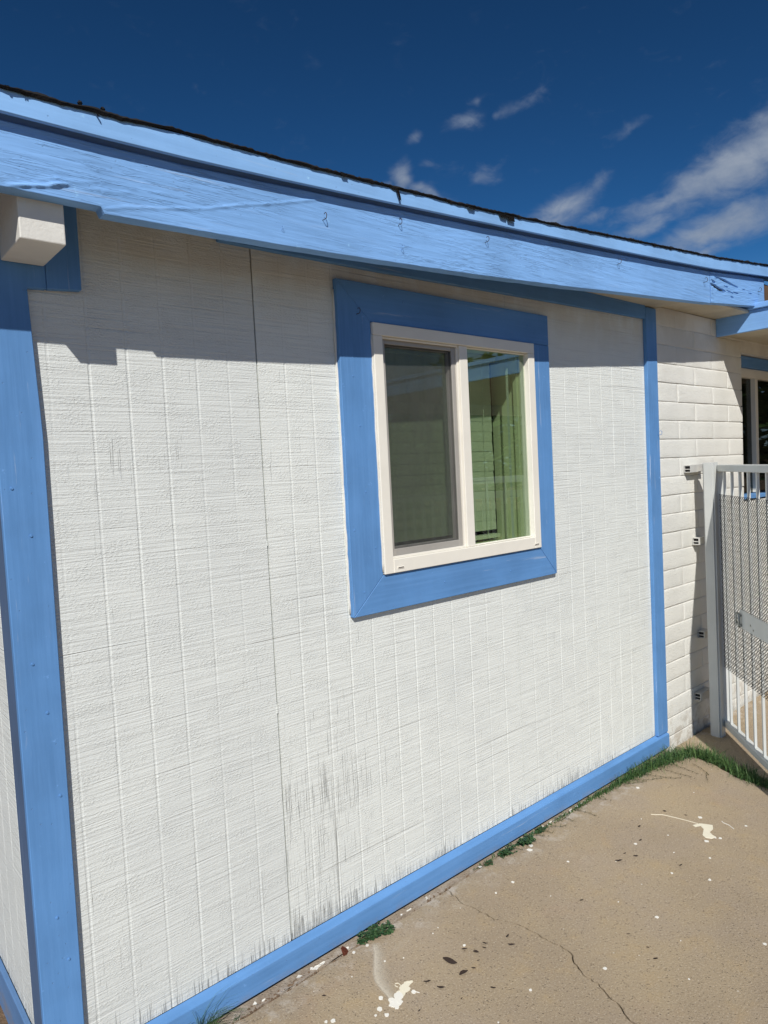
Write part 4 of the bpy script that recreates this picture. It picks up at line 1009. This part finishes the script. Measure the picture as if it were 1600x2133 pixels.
# ------------------------------------------------------------------ grass and weeds
class Blades:
    def __init__(s): s.v, s.f, s.t = [], [], []
    def blade(s, x, y, z, L, w, az_, lean, tone, curl=1.0):
        d = Vector((math.cos(az_), math.sin(az_), 0)); sd = Vector((-d.y, d.x, 0)); b = len(s.v); n = 4
        for i in range(n+1):
            t = i/n; ang = lean*(0.3+curl*t*t)
            p = Vector((x, y, z))+d*(L*t*math.sin(min(1.6, ang)))+Vector((0, 0, 1))*(L*t*math.cos(min(1.55, ang)))
            ww = w*(1-t**1.6)
            if i == n: s.v.append(tuple(p)); s.t.append(tone)
            else: s.v += [tuple(p-sd*ww), tuple(p+sd*ww)]; s.t += [tone]*2
        for i in range(n-1): a = b+2*i; s.f.append((a, a+1, a+3, a+2))
        a = b+2*(n-1); s.f.append((a, a+1, a+2))
    def build(s, name, mat, parent=None):
        o = pyd(name, s.v, s.f, mat, parent); at = o.data.attributes.new('tone', 'FLOAT', 'POINT'); at.data.foreach_set('value', s.t)
        return o
rr = random.Random(11); G = Blades()
GPATH = [(1.98, -.030, .004, .12), (2.12, -.030, .005, .22), (2.42, -.040, .006, .35), (2.62, -.040, .008, .5), (2.80, -.038, .010, .6), (2.95, -.045, .014, 1.0), (3.10, -.050, .020, 1.5), (3.30, -.065, .030, 2.0), (3.50, -.095, .040, 2.2), (3.62, -.135, .045, 2.2), (3.64, -.22, .040, 2.0), (3.60, -.32, .036, 2.0), (3.545, -.42, .034, 2.0), (3.50, -.53, .028, 1.8), (3.475, -.65, .022, 1.2)]
for a, b in zip(GPATH, GPATH[1:]):
    L = math.hypot(b[0]-a[0], b[1]-a[1]); n = int(L*1250*(a[3]+b[3])/2)
    for _ in range(n):
        t = rr.random(); w = a[2]+(b[2]-a[2])*t; dn = a[3]+(b[3]-a[3])*t
        clump = rr.random() < 0.7
        if clump: t = min(1, max(0, (round(t*L/.022)+rr.gauss(0, .16))*.022/L))
        x = a[0]+(b[0]-a[0])*t+rr.gauss(0, w*.62); y = min(-.024, a[1]+(b[1]-a[1])*t+rr.gauss(0, w*.55))
        ln = (0.016+0.050*min(1, dn/2)**1.3)*rr.uniform(.35, 1.45)*(0.65+0.7*(noise.noise(Vector((x*14, y*14, 3)))+.5))
        dry = rr.random() < 0.08
        G.blade(x, y, -0.004, ln, rr.uniform(.0011, .0021), rr.uniform(0, 6.28), rr.uniform(.15, 1.5), 2.2 if dry else rr.random()**1.4, rr.uniform(.6, 1.3))
for (x, y, L, a_) in [(3.50, -.33, .15, 2.2), (3.47, -.36, .13, 5.2), (3.55, -.20, .12, 1.0), (3.30, -.08, .11, 3.4), (3.12, -.06, .09, 2.6), (3.60, -.16, .14, .3), (3.44, -.50, .12, 4.6)]:
    G.blade(x, y, 0, L, .0013, a_, .55, 3.0, 1.0)
setp(G.build('grass', M['grass']), 'dark green grass growing in the joint at the wall corner and along the slab', 'grass', None, 'stuff')
# bermuda runners creeping over the concrete
Rn = Blades(); bm = bmesh.new()
for (x, y, a, L) in [(2.02, -.04, -.8, .06), (2.20, -.04, -1.1, .07), (2.34, -.04, -.6, .08), (2.46, -.05, -1.0, .09), (2.50, -.05, -.5, .10), (2.66, -.045, -.9, .12), (2.70, -.05, -.4, .13), (2.82, -.05, -1.2, .08), (3.12, -.08, -1.0, .17), (3.22, -.09, -1.3, .18), (3.35, -.10, -1.9, .20), (3.42, -.13, -1.5, .17), (3.5, -.2, -2.3, .16), (2.56, -.05, -1.4, .07), (3.05, -.07, -.8, .14), (3.45, -.3, -2.6, .12), (2.40, -.05, -.7, .07)]:
    p = Vector((x, y)); pts = []; n = int(L/.012)
    for i in range(n):
        pts.append((p.x, p.y, 0.004+0.006*abs(math.sin(i*.8)))); a += rr.gauss(0, .13); p += Vector((math.cos(a), math.sin(a)))*.012
        if i % 2 == 1:
            for sg in (1, -1):
                Rn.blade(p.x, p.y, 0.004, rr.uniform(.010, .022), .0012, a+sg*rr.uniform(.4, 1.1), rr.uniform(.9, 1.5), rr.random(), .6)
    if len(pts) > 2: add_tube(bm, pts, 0.0009, 4)
ru = Rn.build('grass_runners', M['runner']); setp(ru, 'thin grass runners creeping out over the concrete from the joint', 'grass', None, 'stuff')
bm_obj('runner_stems', bm, M['stem'], ru)
def weed(x, y, spread, n, size, label, seed, dirx=0.0):
    rr = random.Random(seed); root = setp(empty('weed', (x, y, -0.006)), label, 'weed', 'weeds in the gap at the foot of the wall')
    B = Blades(); bm = bmesh.new()
    for k in range(n):
        a = rr.uniform(-2.9, -0.1) if rr.random() < .6 else rr.uniform(0, 6.28); L = spread*rr.uniform(.4, 1.0); el_ = rr.uniform(.2, 1.1)
        pts = []
        for i in range(6):
            t = i/5; q = (math.cos(a)*L*t*math.cos(el_*(1-.5*t))+dirx*spread*t, max(-.9*spread, min(.012, math.sin(a)*L*t*math.cos(el_)*.6)), 0.004+L*t*math.sin(el_)*(1-.35*t)); pts.append(q)
        add_tube(bm, pts, 0.0007, 4)
        for i in range(1, 6):
            for m in range(3):
                q = pts[i]; t0 = rr.uniform(0, 6.28); c = Vector(q)+Vector((rr.gauss(0, .003), rr.gauss(0, .003), rr.gauss(0, .002)))
                s_ = size*rr.uniform(.6, 1.25); tl = rr.uniform(-.5, .8); u_ = Vector((math.cos(t0), math.sin(t0), tl)).normalized(); v_ = u_.cross(Vector((rr.uniform(-.4, .4), rr.uniform(-.4, .4), 1))).normalized()
                b = len(B.v); tone = rr.random()
                for (p_, q_) in ((-.1, 0), (.35, -.42), (.8, -.36), (1.05, 0), (.8, .36), (.35, .42)): B.v.append(tuple(c+u_*s_*p_+v_*s_*q_)); B.t.append(tone)
                B.f += [(b, b+1, b+2, b+3), (b, b+3, b+4, b+5)]
    B.build('leaves', M['weed'], root); bm_obj('stems', bm, M['stem'], root)
weed(1.435, -.046, .072, 34, .0100, 'dark green clover like weed between terracotta shard and cracked slab', 1)
weed(1.385, -.046, .030, 9, .008, 'small sprig of weed touching the terracotta shard', 2)
weed(1.478, -.072, .024, 5, .010, 'flat sprig with paired leaves lying on the concrete beside the clover like weed', 3, .6)
weed(2.290, -.046, .075, 34, .0105, 'bushy low weed with round leaves at the start of the grass strip', 4)
weed(2.150, -.044, .060, 24, .009, 'thin trailing weed in the gap left of the bushy round leaved weed', 5, .3)
weed(2.380, -.040, .045, 14, .008, 'thin weed patch where the grass strip begins, right of the bushy round leaved weed', 6, .4)
weed(2.060, -.040, .032, 10, .007, 'small straggling weed left of the thin trailing weed at the baseboard', 7, -.3)
def tuft(x, y, n, L, label, seed, name='grass_tuft'):
    rr = random.Random(seed); root = setp(empty(name, (x, y, -0.01)), label, 'grass tuft'); B = Blades()
    for _ in range(n): B.blade(rr.gauss(0, .010), rr.gauss(0, .006), 0, L*rr.uniform(.5, 1.1), .0010, rr.uniform(-3.1, 0.1), rr.uniform(.2, 1.1), rr.random(), rr.uniform(.8, 1.8))
    B.build('blades', M['grass'], root)
tuft(0.800, -.037, 80, .165, 'wispy green grass tuft leaning against the baseboard near the blue corner', 8)
tuft(0.905, -.045, 16, .04, 'short dry grass tuft in the gap right of the wispy tuft', 9)
tuft(2.035, -.036, 8, .045, 'single dark sprout standing against the middle of the baseboard', 10)

# litter at the foot of the side wall
bm = bmesh.new(); rr = random.Random(6)
for _ in range(260):
    x, y = rr.uniform(0.05, .385), rr.uniform(.1, 1.4); s_ = rr.uniform(.006, .022); t = rr.uniform(0, 6)
    q = [bm.verts.new((x+s_*math.cos(t+k*1.57)*(1 if k % 2 else .35), y+s_*math.sin(t+k*1.57)*(1 if k % 2 else .35), -0.066+rr.uniform(0, .012))) for k in range(4)]
    bm.faces.new(q)
setp(bm_obj('leaf_litter', bm, M['deadleaf']), 'brown leaf litter on the dirt beside the side wall', 'leaf litter', None, 'stuff')

# ------------------------------------------------------------------ yard behind the photographer, seen only in the glass
fd = Vector((0.757, 0.653)); FO = Vector((4.6, -7.4))
fence = setp(empty('yard_fence', (FO.x, FO.y, 0)), 'white picket railing across the yard, mirrored in the window', 'fence'); fence.matrix_world = Matrix.Translation((0, 0, 0))
fn = Vector((-fd.y, fd.x)); bm = bmesh.new()
obox(bm, FO, fd, fn, 0, 7.0, -.03, .03, 1.18, 1.28); bm_obj('rail', bm, M['railing'], fence)
bm = bmesh.new()
for k in range(50): obox(bm, FO, fd, fn, .05+k*.14, .10+k*.14, -.015, .015, -0.05, 1.18)
p_ = bm_obj('pickets', bm, M['railing'], fence); p_['kind'] = 'stuff'
rr = random.Random(2); B = Blades()
for k in range(21):
    cx, cy = (rr.uniform(6, 26), rr.uniform(-26, -12)) if k < 14 else (rr.uniform(13, 17), -11+(k-14)*1.9); h = rr.uniform(2.5, 5)  # last clumps added to block the pale horizon reflected in the side window
    for _ in range(1500):
        a, e = rr.uniform(0, 6.28), math.asin(rr.uniform(-.7, 1)); q = rr.random()**.4
        c = Vector((cx+math.cos(a)*math.cos(e)*2.2*q, cy+math.sin(a)*math.cos(e)*2.2*q, h*.55+math.sin(e)*h*.5*q)); t = rr.uniform(0, 6); s_ = rr.uniform(.14, .30)
        u_ = Vector((math.cos(t), math.sin(t), rr.uniform(-.6, .6))).normalized(); v_ = u_.cross(Vector((0.2, .1, 1))).normalized(); b = len(B.v)
        B.v += [tuple(c-u_*s_), tuple(c+v_*s_*.5), tuple(c+u_*s_), tuple(c-v_*s_*.5)]; B.t += [rr.random()]*4; B.f.append((b, b+1, b+2, b+3))
setp(B.build('trees', M['grass']), 'far green trees across the yard and added clumps that darken the window reflection', 'trees', None, 'stuff')
